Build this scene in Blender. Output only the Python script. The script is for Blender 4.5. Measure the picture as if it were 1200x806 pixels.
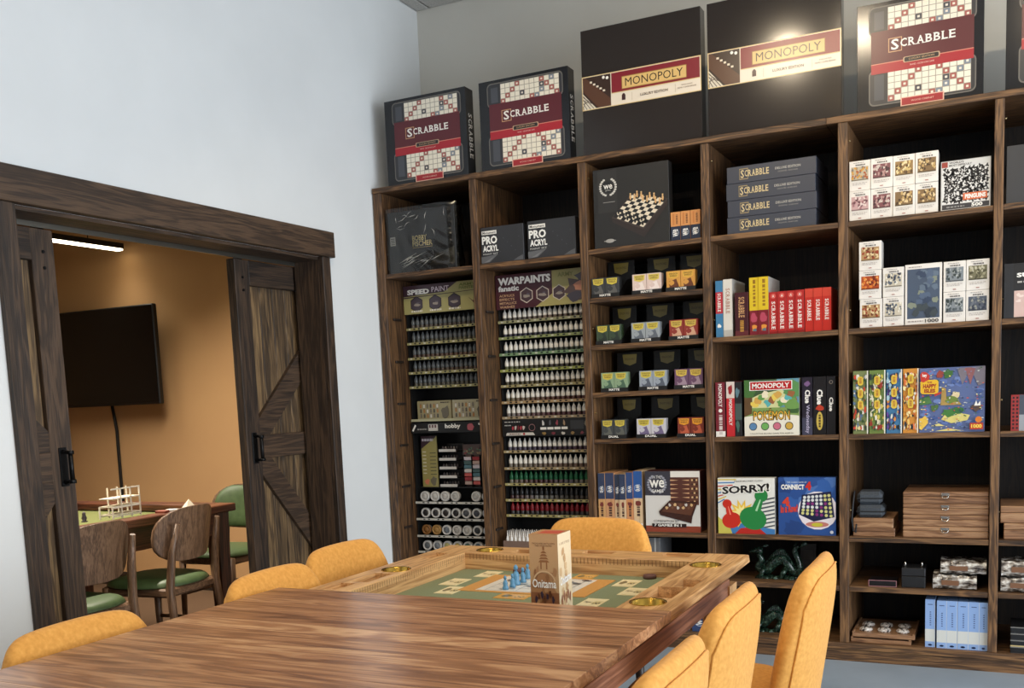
import bpy, math, random
from mathutils import Vector, Matrix
random.seed(11)
for o in list(bpy.data.objects): bpy.data.objects.remove(o)
scene = bpy.context.scene
COL = scene.collection
PI = math.pi

# ------------------------------------------------------------------ camera
FOC, PCX, PCY = 1157.5, 601.9, 598.6            # pixels in the 1200 x 806 frame
YAW, PITCH, ROLL = 0.45938, 0.11662, -0.04263
EYE = 1.2875
def cam_rows():
    ca, sa, cb, sb, cc, sc = (math.cos(YAW), math.sin(YAW), math.cos(PITCH), math.sin(PITCH), math.cos(ROLL), math.sin(ROLL))
    yaw = Matrix(((ca, sa, 0), (-sa, ca, 0), (0, 0, 1)))
    base = Matrix(((1, 0, 0), (0, 0, -1), (0, 1, 0)))
    pit = Matrix(((1, 0, 0), (0, cb, -sb), (0, sb, cb)))
    rol = Matrix(((cc, -sc, 0), (sc, cc, 0), (0, 0, 1)))
    return rol @ pit @ base @ yaw
R_ = cam_rows()
cam_data = bpy.data.cameras.new('camera')
cam = bpy.data.objects.new('camera', cam_data); COL.objects.link(cam)
rot = Matrix((R_[0], -R_[1], -R_[2])).transposed()
cam.matrix_world = Matrix.Translation((0, 0, EYE)) @ rot.to_4x4()
cam_data.sensor_fit = 'HORIZONTAL'; cam_data.sensor_width = 36
cam_data.lens = FOC / 1200 * 36
cam_data.shift_x = (600 - PCX) / 1200
cam_data.shift_y = (PCY - 403) / 1200
cam_data.clip_start = 0.02
scene.camera = cam

# ------------------------------------------------------------------ world, lights, exposure
world = bpy.data.worlds.new('sky'); scene.world = world; world.use_nodes = True
bg = world.node_tree.nodes['Background']
bg.inputs[0].default_value = (0.62, 0.78, 1.0, 1); bg.inputs[1].default_value = 1.0
vs = scene.view_settings
vs.view_transform = 'Standard'; vs.look = 'None'; vs.gamma = 1; vs.use_curve_mapping = False
vs.exposure = 0.0
def area_light(name, loc, direction, sx, sy, power, color, spread=180):
    d = bpy.data.lights.new(name, 'AREA'); d.shape = 'RECTANGLE'; d.size = sx; d.size_y = sy
    d.energy = power; d.color = color; d.spread = math.radians(spread)
    o = bpy.data.objects.new(name, d); COL.objects.link(o); o.location = loc
    o.rotation_euler = Vector(direction).to_track_quat('-Z', 'Y').to_euler()
    return o
# daylight through the shop windows in the wall at the camera's right and behind it
area_light('window_daylight', (3.50, 2.2, 1.45), (-1, 0, -0.04), 4.2, 2.5, 270, (0.89, 0.95, 1.0))
area_light('window_daylight', (3.50, -1.45, 1.45), (-1, 0.15, -0.04), 2.2, 2.5, 50, (0.89, 0.95, 1.0))
area_light('window_daylight', (1.2, -2.9, 1.5), (0, 1, 0), 3.0, 2.2, 4, (0.89, 0.955, 1.0))

# ------------------------------------------------------------------ materials
def lin(c):
    c = c / 255.0
    return c / 12.92 if c <= 0.04045 else ((c + 0.055) / 1.055) ** 2.4
def rgb(c):
    return (lin(c[0]), lin(c[1]), lin(c[2]), 1)
_M = {}
def new_mat(name):
    m = bpy.data.materials.new(name); m.use_nodes = True
    return m, m.node_tree.nodes, m.node_tree.links, m.node_tree.nodes['Principled BSDF']
def plain(c, rough=0.5, metal=0.0, var=0.0, spec=0.5):
    k = ('p', tuple(c), rough, metal, var, spec)
    if k in _M: return _M[k]
    m, N, L, b = new_mat('finish_%02x%02x%02x' % tuple(int(x) for x in c))
    b.inputs['Base Color'].default_value = rgb(c); b.inputs['Roughness'].default_value = rough
    b.inputs['Metallic'].default_value = metal; b.inputs['Specular IOR Level'].default_value = spec
    if var:
        tc = N.new('ShaderNodeTexCoord'); n = N.new('ShaderNodeTexNoise'); n.inputs['Scale'].default_value = 40
        mx = N.new('ShaderNodeMix'); mx.data_type = 'RGBA'
        mx.inputs['A'].default_value = rgb([x * (1 - var) for x in c]); mx.inputs['B'].default_value = rgb([min(255, x * (1 + var)) for x in c])
        L.new(tc.outputs['Object'], n.inputs['Vector']); L.new(n.outputs['Fac'], mx.inputs['Factor']); L.new(mx.outputs['Result'], b.inputs['Base Color'])
    _M[k] = m
    return m
def ramp(N, stops):
    r = N.new('ShaderNodeValToRGB'); e = r.color_ramp.elements
    while len(e) < len(stops): e.new(0.5)
    for i, (p, c) in enumerate(stops):
        e[i].position = p; e[i].color = rgb(c)
    return r
def wood(name, c_dark, c_mid, c_light, axis='X', rough=0.45, scale=1.0, bump=0.05, swirl=1.0, tone=0.25, coat=0.0, ring=0.13, fibre=0.75, fine=9):
    k = ('w', name, axis)
    if k in _M: return _M[k]
    m, N, L, b = new_mat(name + '_grain_' + axis.lower())
    tc = N.new('ShaderNodeTexCoord'); oi = N.new('ShaderNodeObjectInfo')
    mp = N.new('ShaderNodeMapping')
    s = {'X': (0.55, 6.5, 6.5), 'Y': (6.5, 0.55, 6.5), 'Z': (6.5, 6.5, 0.55)}[axis]
    mp.inputs['Scale'].default_value = [v * scale for v in s]
    off = N.new('ShaderNodeMath'); off.operation = 'MULTIPLY'; off.inputs[1].default_value = 37.0
    L.new(oi.outputs['Random'], off.inputs[0])
    n1 = N.new('ShaderNodeTexNoise'); n1.noise_dimensions = '4D'; n1.inputs['Scale'].default_value = 1.6
    n1.inputs['Detail'].default_value = 3; n1.inputs['Distortion'].default_value = swirl
    L.new(tc.outputs['Object'], mp.inputs['Vector']); L.new(mp.outputs['Vector'], n1.inputs['Vector']); L.new(off.outputs[0], n1.inputs['W'])
    # growth rings: bands of the slow noise
    rg = N.new('ShaderNodeMath'); rg.operation = 'MULTIPLY'; rg.inputs[1].default_value = 9.0
    sn = N.new('ShaderNodeMath'); sn.operation = 'SINE'
    L.new(n1.outputs['Fac'], rg.inputs[0]); 
    r2 = N.new('ShaderNodeMath'); r2.operation = 'MULTIPLY'; r2.inputs[1].default_value = 4.0
    L.new(rg.outputs[0], r2.inputs[0]); L.new(r2.outputs[0], sn.inputs[0])
    # fine fibres
    mp2 = N.new('ShaderNodeMapping'); mp2.inputs['Scale'].default_value = [v * scale * fine if v > 1 else v * scale * 3 for v in s]
    n2 = N.new('ShaderNodeTexNoise'); n2.inputs['Scale'].default_value = 3.0; n2.inputs['Detail'].default_value = 4
    L.new(tc.outputs['Object'], mp2.inputs['Vector']); L.new(mp2.outputs['Vector'], n2.inputs['Vector'])
    def mad(a, ka, kb_sock, kb, c):
        t = N.new('ShaderNodeMath'); t.operation = 'MULTIPLY_ADD'; t.inputs[1].default_value = ka; t.inputs[2].default_value = c
        L.new(a, t.inputs[0])
        if kb_sock is None: return t.outputs[0]
        u = N.new('ShaderNodeMath'); u.operation = 'MULTIPLY_ADD'; u.inputs[1].default_value = kb
        L.new(kb_sock, u.inputs[0]); L.new(t.outputs[0], u.inputs[2]); return u.outputs[0]
    f1 = mad(sn.outputs[0], ring, n2.outputs['Fac'], fibre, 0.5 - fibre / 2)
    f2 = mad(oi.outputs['Random'], tone, None, 0, -tone / 2)
    ad = N.new('ShaderNodeMath'); ad.operation = 'ADD'; L.new(f1, ad.inputs[0]); L.new(f2, ad.inputs[1])
    rp = ramp(N, [(0.22, c_dark), (0.5, c_mid), (0.8, c_light)])
    L.new(ad.outputs[0], rp.inputs[0])
    L.new(rp.outputs[0], b.inputs['Base Color'])
    b.inputs['Roughness'].default_value = rough
    b.inputs['Coat Weight'].default_value = coat; b.inputs['Coat Roughness'].default_value = 0.18
    bp = N.new('ShaderNodeBump'); bp.inputs['Strength'].default_value = bump; bp.inputs['Distance'].default_value = 0.01
    L.new(f1, bp.inputs['Height']); L.new(bp.outputs[0], b.inputs['Normal'])
    _M[k] = m
    return m
def noisy(name, stops, scale=8, rough=0.8, bump=0.0, detail=4, metal=0, tc_out='Object', sheen=0.0, stretch=None):
    if name in _M: return _M[name]
    m, N, L, b = new_mat(name)
    tc = N.new('ShaderNodeTexCoord'); n = N.new('ShaderNodeTexNoise'); n.inputs['Scale'].default_value = scale; n.inputs['Detail'].default_value = detail
    if stretch:
        mp = N.new('ShaderNodeMapping'); mp.inputs['Scale'].default_value = stretch
        L.new(tc.outputs[tc_out], mp.inputs['Vector']); L.new(mp.outputs['Vector'], n.inputs['Vector'])
    else: L.new(tc.outputs[tc_out], n.inputs['Vector'])
    rp = ramp(N, stops); L.new(n.outputs['Fac'], rp.inputs[0]); L.new(rp.outputs[0], b.inputs['Base Color'])
    b.inputs['Roughness'].default_value = rough; b.inputs['Metallic'].default_value = metal
    b.inputs['Sheen Weight'].default_value = sheen; b.inputs['Sheen Roughness'].default_value = 0.5
    if bump:
        bp = N.new('ShaderNodeBump'); bp.inputs['Strength'].default_value = bump; bp.inputs['Distance'].default_value = 0.004
        L.new(n.outputs['Fac'], bp.inputs['Height']); L.new(bp.outputs[0], b.inputs['Normal'])
    _M[name] = m
    return m
def emit(c, strength):
    k = ('e', tuple(c), strength)
    if k in _M: return _M[k]
    m, N, L, b = new_mat('lamp_glow')
    b.inputs['Base Color'].default_value = rgb(c); b.inputs['Emission Color'].default_value = rgb(c); b.inputs['Emission Strength'].default_value = strength
    _M[k] = m
    return m
def clear_film(rough=0.06, tint=(235, 240, 240)):
    k = ('film', rough)
    if k in _M: return _M[k]
    m, N, L, b = new_mat('clear_plastic_film')
    b.inputs['Base Color'].default_value = rgb(tint); b.inputs['Roughness'].default_value = rough
    b.inputs['Alpha'].default_value = 0.05
    g = N.new('ShaderNodeBsdfGlossy'); g.inputs['Roughness'].default_value = rough
    t = N.new('ShaderNodeBsdfTransparent'); fr = N.new('ShaderNodeFresnel'); fr.inputs['IOR'].default_value = 1.55 if rough > .05 else 1.5
    mx = N.new('ShaderNodeMixShader'); L.new(fr.outputs[0], mx.inputs[0]); L.new(t.outputs[0], mx.inputs[1]); L.new(g.outputs[0], mx.inputs[2])
    L.new(mx.outputs[0], N['Material Output'].inputs[0])
    _M[k] = m
    return m

SHELFW = lambda a: wood('dark_stained_oak', (30, 18, 10), (88, 61, 37), (140, 102, 64), a, rough=0.55, scale=1.6, bump=0.12, tone=0.14, swirl=1.6)
DOORW = lambda a: wood('rustic_dark_oak', (22, 15, 10), (56, 41, 29), (88, 67, 49), a, rough=0.6, scale=1.7, bump=0.2, tone=0.2)
PLANKW = lambda a: wood('weathered_barn_plank', (44, 32, 20), (96, 75, 50), (146, 118, 80), a, rough=0.65, scale=1.6, bump=0.25, tone=0.2)
WALNUT = lambda a: wood('oiled_walnut', (106, 67, 44), (166, 117, 81), (216, 172, 128), a, rough=0.32, scale=.8, bump=0.003, swirl=3.4, tone=0.26, coat=0.2, ring=.12, fibre=.42, fine=4)
RIMW = lambda a: wood('pale_walnut_rim', (150, 106, 64), (198, 152, 100), (224, 182, 128), a, rough=0.4, scale=1.7, bump=0.02, tone=0.1)
APRONW = lambda a: wood('walnut_apron', (104, 64, 46), (154, 104, 78), (188, 138, 108), a, rough=0.45, scale=1.1, bump=0.02, tone=0.1)
BOXW = lambda a: wood('polished_hardwood_case', (92, 62, 44), (146, 108, 78), (182, 144, 108), a, rough=0.35, scale=.9, bump=0.01, swirl=4, tone=0.2, ring=.12, fibre=.3, fine=4)
CHAIRW = lambda a: wood('walnut_chair_wood', (70, 50, 36), (112, 84, 62), (146, 114, 88), a, rough=0.4, scale=2.0, bump=0.03, tone=0.1)

# ------------------------------------------------------------------ mesh helpers
class MB:
    def __init__(self): self.v = []; self.f = []; self.m = []; self.s = []
    def quad(self, pts, m=0, s=False):
        i = len(self.v); self.v += [tuple(p) for p in pts]; self.f.append(tuple(range(i, i + len(pts)))); self.m.append(m); self.s.append(s)
    def _convex(self, vs_, fs, m, s=False):
        c = Vector((0, 0, 0))
        for p in vs_: c += Vector(p)
        c /= len(vs_); i = len(self.v); self.v += [tuple(p) for p in vs_]
        for f in fs:
            a, b_, d = Vector(vs_[f[0]]), Vector(vs_[f[1]]), Vector(vs_[f[2]])
            n = (b_ - a).cross(d - a); fc = sum((Vector(vs_[k]) for k in f), Vector()) / len(f)
            f2 = f if n.dot(fc - c) >= 0 else tuple(reversed(f))
            self.f.append(tuple(i + k for k in f2)); self.m.append(m); self.s.append(s)
    def box(self, x0, x1, y0, y1, z0, z1, m=0, c=0.0):
        c = min(c, (x1 - x0) * .4, (y1 - y0) * .4, (z1 - z0) * .4)
        if c <= 0:
            vs_ = [(x, y, z) for x in (x0, x1) for y in (y0, y1) for z in (z0, z1)]
            self._convex(vs_, [(0, 1, 3, 2), (4, 6, 7, 5), (0, 4, 5, 1), (2, 3, 7, 6), (0, 2, 6, 4), (1, 5, 7, 3)], m); return
        vs_ = []; idx = {}
        for sx in (0, 1):
            for sy in (0, 1):
                for sz in (0, 1):
                    X, Y, Z = (x0, x1)[sx], (y0, y1)[sy], (z0, z1)[sz]
                    xi, yi, zi = X + (c, -c)[sx], Y + (c, -c)[sy], Z + (c, -c)[sz]
                    for ax, p in enumerate(((X, yi, zi), (xi, Y, zi), (xi, yi, Z))):
                        idx[(sx, sy, sz, ax)] = len(vs_); vs_.append(p)
        fs = []
        for s_ in (0, 1):
            fs.append((idx[s_, 0, 0, 0], idx[s_, 1, 0, 0], idx[s_, 1, 1, 0], idx[s_, 0, 1, 0]))
            fs.append((idx[0, s_, 0, 1], idx[1, s_, 0, 1], idx[1, s_, 1, 1], idx[0, s_, 1, 1]))
            fs.append((idx[0, 0, s_, 2], idx[1, 0, s_, 2], idx[1, 1, s_, 2], idx[0, 1, s_, 2]))
        for a in (0, 1):
            for b_ in (0, 1):
                fs.append((idx[0, a, b_, 1], idx[1, a, b_, 1], idx[1, a, b_, 2], idx[0, a, b_, 2]))
                fs.append((idx[a, 0, b_, 0], idx[a, 1, b_, 0], idx[a, 1, b_, 2], idx[a, 0, b_, 2]))
                fs.append((idx[a, b_, 0, 0], idx[a, b_, 1, 0], idx[a, b_, 1, 1], idx[a, b_, 0, 1]))
                for d in (0, 1): fs.append((idx[a, b_, d, 0], idx[a, b_, d, 1], idx[a, b_, d, 2]))
        self._convex(vs_, fs, m)
    def hexa(self, lo, hi, m=0):      # lo, hi: 4 corner points each
        vs_ = list(lo) + list(hi)
        self._convex(vs_, [(0, 1, 2, 3), (4, 5, 6, 7), (0, 1, 5, 4), (1, 2, 6, 5), (2, 3, 7, 6), (3, 0, 4, 7)], m)
    def prism(self, pts, axis, a, b_, m=0):   # polygon in the two other axes, extruded along axis
        def P(u, v, w): return {'X': (w, u, v), 'Y': (u, w, v), 'Z': (u, v, w)}[axis]
        n = len(pts); i = len(self.v)
        self.v += [P(u, v, a) for u, v in pts] + [P(u, v, b_) for u, v in pts]
        ar = sum(pts[k][0] * pts[(k + 1) % n][1] - pts[(k + 1) % n][0] * pts[k][1] for k in range(n))
        flip = (ar > 0) != (axis == 'Y')
        if (b_ < a): flip = not flip
        A = list(range(i, i + n)); B = list(range(i + n, i + 2 * n))
        fs = [tuple(reversed(A)) if flip else tuple(A), tuple(B) if flip else tuple(reversed(B))]
        for k in range(n):
            q = (A[k], A[(k + 1) % n], B[(k + 1) % n], B[k]); fs.append(q if flip else tuple(reversed(q)))
        for f in fs: self.f.append(f); self.m.append(m); self.s.append(False)
    def rings(self, rings, m=0, close_u=True, cap=True, smooth=True, flip=False):
        i = len(self.v); n = len(rings[0])
        for r in rings: self.v += [tuple(p) for p in r]
        for a in range(len(rings) - 1):
            for k in range(n if close_u else n - 1):
                k2 = (k + 1) % n
                q = (i + a * n + k, i + a * n + k2, i + (a + 1) * n + k2, i + (a + 1) * n + k)
                self.f.append(tuple(reversed(q)) if flip else q); self.m.append(m); self.s.append(smooth)
        if cap and close_u:
            A = tuple(range(i, i + n)); B = tuple(range(i + (len(rings) - 1) * n, i + len(rings) * n))
            self.f.append(A if flip else tuple(reversed(A))); self.m.append(m); self.s.append(False)
            self.f.append(tuple(reversed(B)) if flip else B); self.m.append(m); self.s.append(False)
    def lathe(self, prof, n=12, c=(0, 0, 0), axis='Z', m=0, smooth=True, cap=True):   # prof: (r, h)
        rs = []
        for r, h in prof:
            ring = []
            for k in range(n):
                a = 2 * PI * k / n; u, v = r * math.cos(a), r * math.sin(a)
                p = {'Z': (u, v, h), 'Y': (u, h, -v), 'X': (h, u, v)}[axis]
                ring.append((c[0] + p[0], c[1] + p[1], c[2] + p[2]))
            rs.append(ring)
        self.rings(rs, m, cap=cap, smooth=smooth)
    def tube(self, pts, r, n=8, m=0, smooth=True):
        pts = [Vector(p) for p in pts]; rs = []; up = Vector((0, 0, 1))
        rr = r if isinstance(r, (list, tuple)) else [r] * len(pts)
        prev = None
        for i, p in enumerate(pts):
            t = (pts[min(i + 1, len(pts) - 1)] - pts[max(i - 1, 0)]).normalized()
            if prev is None:
                a = t.cross(up) if abs(t.z) < 0.95 else t.cross(Vector((1, 0, 0)))
            else: a = prev - t * prev.dot(t)
            a.normalize(); prev = a; b_ = t.cross(a)
            rs.append([p + (a * math.cos(2 * PI * k / n) + b_ * math.sin(2 * PI * k / n)) * rr[i] for k in range(n)])
        self.rings(rs, m, smooth=smooth)
    def mesh(self, name, mats):
        me = bpy.data.meshes.new(name); me.from_pydata(self.v, [], self.f)
        for x in (mats if isinstance(mats, (list, tuple)) else [mats]): me.materials.append(x)
        me.polygons.foreach_set('material_index', self.m); me.polygons.foreach_set('use_smooth', self.s); me.update()
        return me
    def build(self, name, mats, parent=None, loc=(0, 0, 0), rz=0.0):
        o = bpy.data.objects.new(name, self.mesh(name, mats)); COL.objects.link(o); o.location = loc
        if rz: o.rotation_euler = (0, 0, rz)
        if parent: o.parent = parent
        return o
def tag(o, label, cat, group=None, kind=None):
    if label: o['label'] = label
    if cat: o['category'] = cat
    if group: o['group'] = group
    if kind: o['kind'] = kind
    return o
def struct(o, label=None):
    o['kind'] = 'structure'
    if label: o['label'] = label
    return o
def thing(name, label, cat, loc=(0, 0, 0), rz=0.0, group=None):
    o = bpy.data.objects.new(name, None); COL.objects.link(o); o.location = loc; o.rotation_euler = (0, 0, rz); o.empty_display_size = 0.1
    return tag(o, label, cat, group)
def put(name, me, parent=None, loc=(0, 0, 0), rz=0.0):
    o = bpy.data.objects.new(name, me); COL.objects.link(o); o.location = loc
    if rz: o.rotation_euler = (0, 0, rz)
    if parent: o.parent = parent
    return o
def dup(root, loc, rz, label):
    r = root.copy(); COL.objects.link(r); r.location = loc; r.rotation_euler = (0, 0, rz); r['label'] = label
    for ch in list(root.children):
        c = ch.copy(); COL.objects.link(c); c.parent = r
        for g in list(ch.children):
            d = g.copy(); COL.objects.link(d); d.parent = c
    return r
ORD = ['first', 'second', 'third', 'fourth', 'fifth', 'sixth', 'seventh', 'eighth', 'ninth', 'tenth', 'eleventh', 'twelfth', 'thirteenth',
       'fourteenth', 'fifteenth', 'sixteenth', 'seventeenth', 'eighteenth', 'nineteenth', 'twentieth', 'twenty-first', 'twenty-second', 'twenty-third', 'twenty-fourth']

# ------------------------------------------------------------------ flat print (lettering and pictures on boxes)
_T = {}
def glyphs(s, bold=0.0):
    k = (s, bold)
    if k in _T: return _T[k]
    cu = bpy.data.curves.new('lettering', 'FONT'); cu.body = s; cu.resolution_u = 2; cu.offset = bold; cu.align_x = 'LEFT'
    ob = bpy.data.objects.new('lettering', cu)
    me = ob.to_mesh()
    vs_ = [(v.co.x, v.co.y) for v in me.vertices]; fs = [tuple(p.vertices) for p in me.polygons]
    ob.to_mesh_clear(); bpy.data.objects.remove(ob); bpy.data.curves.remove(cu)
    if not vs_: vs_ = [(0, 0), (1, 1)]
    x0 = min(v[0] for v in vs_); x1 = max(v[0] for v in vs_); y0 = min(v[1] for v in vs_); y1 = max(v[1] for v in vs_)
    vs_ = [((x - x0) / max(1e-6, x1 - x0), (y - y0) / max(1e-6, y1 - y0)) for x, y in vs_]
    _T[k] = (vs_, fs, (x1 - x0) / max(1e-6, y1 - y0))
    return _T[k]
class Print:
    """coloured shapes printed on one face of a box; u, v run 0..1 over a face of w x h metres"""
    def __init__(self, w, h): self.w, self.h = w, h; self.v = []; self.f = []; self.mi = []; self.mats = []; self.layer = 0
    def _mat(self, c, rough=0.28):
        m = c if not isinstance(c, tuple) else plain(c, rough)
        if m not in self.mats: self.mats.append(m)
        return self.mats.index(m)
    def _z(self): self.layer += 1; return 0.00025 + 0.00007 * self.layer
    @staticmethod
    def _clip(pts):
        for ax, lim, sg in ((0, 0, 1), (0, 1, -1), (1, 0, 1), (1, 1, -1)):
            out = []
            for k in range(len(pts)):
                a, b_ = pts[k - 1], pts[k]; da, db = sg * (a[ax] - lim), sg * (b_[ax] - lim)
                if (da < 0) != (db < 0):
                    t = da / (da - db); out.append((a[0] + (b_[0] - a[0]) * t, a[1] + (b_[1] - a[1]) * t))
                if db >= 0: out.append(b_)
            pts = out
            if len(pts) < 3: return []
        return pts
    def greek(self, u0, v0, u1, v1, c, seed=0, rot=0):
        rd = random.Random(seed); z = self._z(); a = 0.0
        while a < 1:
            b_ = min(1, a + rd.uniform(.06, .2))
            if rot: self.rect(u0, v0 + (v1 - v0) * a, u1, v0 + (v1 - v0) * b_, c, z=z)
            else: self.rect(u0 + (u1 - u0) * a, v0, u0 + (u1 - u0) * b_, v1, c, z=z)
            a = b_ + .05
    def poly(self, pts, c, rough=0.28, z=None):
        z = z or self._z(); pts = self._clip([tuple(q) for q in pts])
        if not pts: return z
        i = len(self.v); self.v += [(u, v, z) for u, v in pts]
        ar = sum(pts[k][0] * pts[(k + 1) % len(pts)][1] - pts[(k + 1) % len(pts)][0] * pts[k][1] for k in range(len(pts)))
        f = tuple(range(i, i + len(pts))); self.f.append(f if ar > 0 else tuple(reversed(f))); self.mi.append(self._mat(c, rough)); return z
    def rect(self, u0, v0, u1, v1, c, rough=0.28, z=None): return self.poly([(u0, v0), (u1, v0), (u1, v1), (u0, v1)], c, rough, z)
    def ell(self, u, v, ru, rv, c, n=18, z=None, a0=0, a1=2 * PI):
        return self.poly([(u + ru * math.cos(a0 + (a1 - a0) * k / n), v + rv * math.sin(a0 + (a1 - a0) * k / n)) for k in range(n)], c, z=z)
    def disc(self, u, v, r, c, n=18, z=None): return self.ell(u, v, r, r * self.w / self.h, c, n, z)
    def ring(self, u, v, r, t, c, n=20, a0=0, a1=2 * PI):
        z = self._z(); asp = self.w / self.h
        for k in range(n):
            a, b_ = a0 + (a1 - a0) * k / n, a0 + (a1 - a0) * (k + 1) / n
            self.poly([(u + r * math.cos(a), v + r * asp * math.sin(a)), (u + (r + t) * math.cos(a), v + (r + t) * asp * math.sin(a)),
                       (u + (r + t) * math.cos(b_), v + (r + t) * asp * math.sin(b_)), (u + r * math.cos(b_), v + r * asp * math.sin(b_))], c, z=z)
    def rrect(self, u0, v0, u1, v1, r, c):
        asp = self.w / self.h; P = []
        for cx_, cy_, a in ((u1 - r, v1 - r * asp, 0), (u0 + r, v1 - r * asp, 90), (u0 + r, v0 + r * asp, 180), (u1 - r, v0 + r * asp, 270)):
            for k in range(5):
                t = math.radians(a + 22.5 * k); P.append((cx_ + r * math.cos(t), cy_ + r * asp * math.sin(t)))
        return self.poly(P, c)
    def blob(self, u, v, ru, rv, c, n=11, j=0.3, seed=0):
        rd = random.Random(seed + int(u * 991) + int(v * 733)); P = []
        for k in range(n):
            a = 2 * PI * k / n; q = 1 + rd.uniform(-j, j); P.append((u + ru * q * math.cos(a), v + rv * q * math.sin(a)))
        return self.poly(P, c)
    def line(self, a, b_, t, c):
        asp = self.w / self.h; dx, dy = (b_[0] - a[0]), (b_[1] - a[1]) / asp; L_ = math.hypot(dx, dy) or 1
        nx, ny = -dy / L_ * t / 2, dx / L_ * t / 2 * asp
        return self.poly([(a[0] - nx, a[1] - ny), (b_[0] - nx, b_[1] - ny), (b_[0] + nx, b_[1] + ny), (a[0] + nx, a[1] + ny)], c)
    def text(self, s, u0, v0, u1, v1, c, bold=0.0, rot=0, slope=0.0, rough=0.28):
        """fit the words into a rectangle; rot=-90 reads downwards, 90 upwards"""
        vs_, fs, _ = glyphs(s, bold); z = self._z(); i = len(self.v); mi = self._mat(c, rough)
        for x, y in vs_:
            if rot == -90: a, b_ = y, 1 - x
            elif rot == 90: a, b_ = 1 - y, x
            elif rot == 180: a, b_ = 1 - x, 1 - y
            else: a, b_ = x, y
            self.v.append((u0 + a * (u1 - u0), v0 + b_ * (v1 - v0) + slope * a, z))
        for f in fs: self.f.append(tuple(i + k for k in f)); self.mi.append(mi)
    def serif(self, s, u0, v0, u1, v1, c, rot=0, big_first=1.0):
        """capitals with small slab serifs set letter by letter"""
        wd = {'S': .85, 'C': .95, 'R': 1.0, 'A': 1.05, 'B': .95, 'L': .85, 'E': .9, 'D': 1., 'X': 1., 'U': 1., 'I': .5, 'T': .9, 'O': 1.05, 'N': 1.05, 'Y': 1., ' ': .5}
        tot = sum(wd.get(ch, .95) for ch in s) + (big_first - 1) * wd.get(s[0], .95); x = 0.0
        feet = {'R': [(0, 0), (.78, 0), (0, 1)], 'A': [(.0, 0), (.8, 0)], 'B': [(0, 0), (0, 1)], 'L': [(0, 0), (0, 1)], 'E': [(0, 0), (0, 1)], 'D': [(0, 0), (0, 1)]}
        def P(a, b_):
            if rot == -90: return (u0 + b_ * (u1 - u0), v1 - a * (v1 - v0))
            return (u0 + a * (u1 - u0), v0 + b_ * (v1 - v0))
        for i, ch in enumerate(s):
            k = big_first if i == 0 else 1.0; w_ = wd.get(ch, .95) * k / tot
            if ch != ' ':
                vs_, fs, _ = glyphs(ch, 0.018); z = self._z(); j = len(self.v); mi = self._mat(c); lo = -(k - 1) * .6; hi = 1 + (k - 1) * .25
                for gx, gy in vs_: self.v.append((*P(x + w_ * (.1 + .8 * gx), lo + (hi - lo) * gy), z))
                for f in fs: self.f.append(tuple(j + q for q in f)); self.mi.append(mi)
                for fx, fy in feet.get(ch, []):
                    a = x + w_ * (.1 + .8 * fx); y0 = lo + (hi - lo) * fy - (.08 if fy else 0)
                    q = [P(a - .08 * w_, y0), P(a + .32 * w_, y0), P(a + .32 * w_, y0 + .08), P(a - .08 * w_, y0 + .08)]
                    self.poly(q, c, z=z + 0.00002)
            x += w_
    def build(self, parent, face='front', dims=None, name='printed_front', off=(0, 0, 0)):
        w, d, h = dims; V = []
        for u, v, z in self.v:
            if face == 'front': p = (u * w - w / 2, -z, v * h)
            elif face == 'right': p = (w / 2 + z, u * d, v * h)
            elif face == 'left': p = (-w / 2 - z, d - u * d, v * h)
            else: p = (u * w - w / 2, v * d, h + z)
            V.append((p[0] + off[0], p[1] + off[1], p[2] + off[2]))
        if not V: return None
        me = bpy.data.meshes.new(name); me.from_pydata(V, [], self.f)
        for x in self.mats: me.materials.append(x)
        me.polygons.foreach_set('material_index', self.mi); me.update()
        o = bpy.data.objects.new(name, me); COL.objects.link(o); o.parent = parent
        return o
def carton(name, label, cat, x0, x1, z0, z1, yf, depth, col, group=None, rough=0.38, art=None, side=None, top=None, rz=0.0, c=0.0012, mat=None):
    """a closed box whose front face looks towards the room; art(Print) paints the front"""
    w, h = x1 - x0, z1 - z0
    mb = MB(); mb.box(-w / 2, w / 2, 0, depth, 0, h, c=c)
    o = mb.build(name, mat or plain(col, rough), None, ((x0 + x1) / 2, yf, z0), rz)
    tag(o, label, cat, group); dims = (w, depth, h)
    for fn, face, pw, ph, nm in ((art, 'front', w, h, 'printed_front'), (side, 'right', depth, h, 'printed_side'), (top, 'top', w, depth, 'printed_top')):
        if fn:
            p = Print(pw, ph); fn(p); p.build(o, face, dims, nm)
    return o

# ================================================================== THE ROOM
XL, YB, ZC = -3.09, 5.25, 3.53
paint_white = noisy('cool_white_paint', [(0.3, (218, 220, 220)), (0.7, (223, 225, 225))], scale=3, rough=0.85, bump=0.0)
paint_grey = noisy('warm_grey_paint', [(0.3, (200, 197, 188)), (0.7, (205, 202, 193))], scale=3, rough=0.85)
paint_tan = noisy('orange_tan_paint', [(0.3, (196, 154, 108)), (0.7, (202, 160, 112))], scale=2, rough=0.8)
concrete = noisy('polished_grey_blue_concrete', [(0.3, (128, 142, 156)), (0.6, (146, 160, 174)), (0.8, (136, 150, 164))], scale=2.2, rough=0.38, detail=6)
carpet = noisy('brown_carpet', [(0.3, (84, 62, 44)), (0.7, (110, 84, 60))], scale=120, rough=0.95, bump=0.3)
tile_m = noisy('mineral_fibre_tile', [(0.35, (176, 174, 170)), (0.6, (198, 196, 192))], scale=90, rough=0.9, bump=0.2)
paint_dark = noisy('charcoal_paint', [(0.3, (84, 80, 76)), (0.7, (90, 86, 82))], scale=3, rough=0.85)
metal_grid = plain((196, 196, 192), 0.5)
black_metal = plain((24, 24, 25), 0.38, 0.6)

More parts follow.
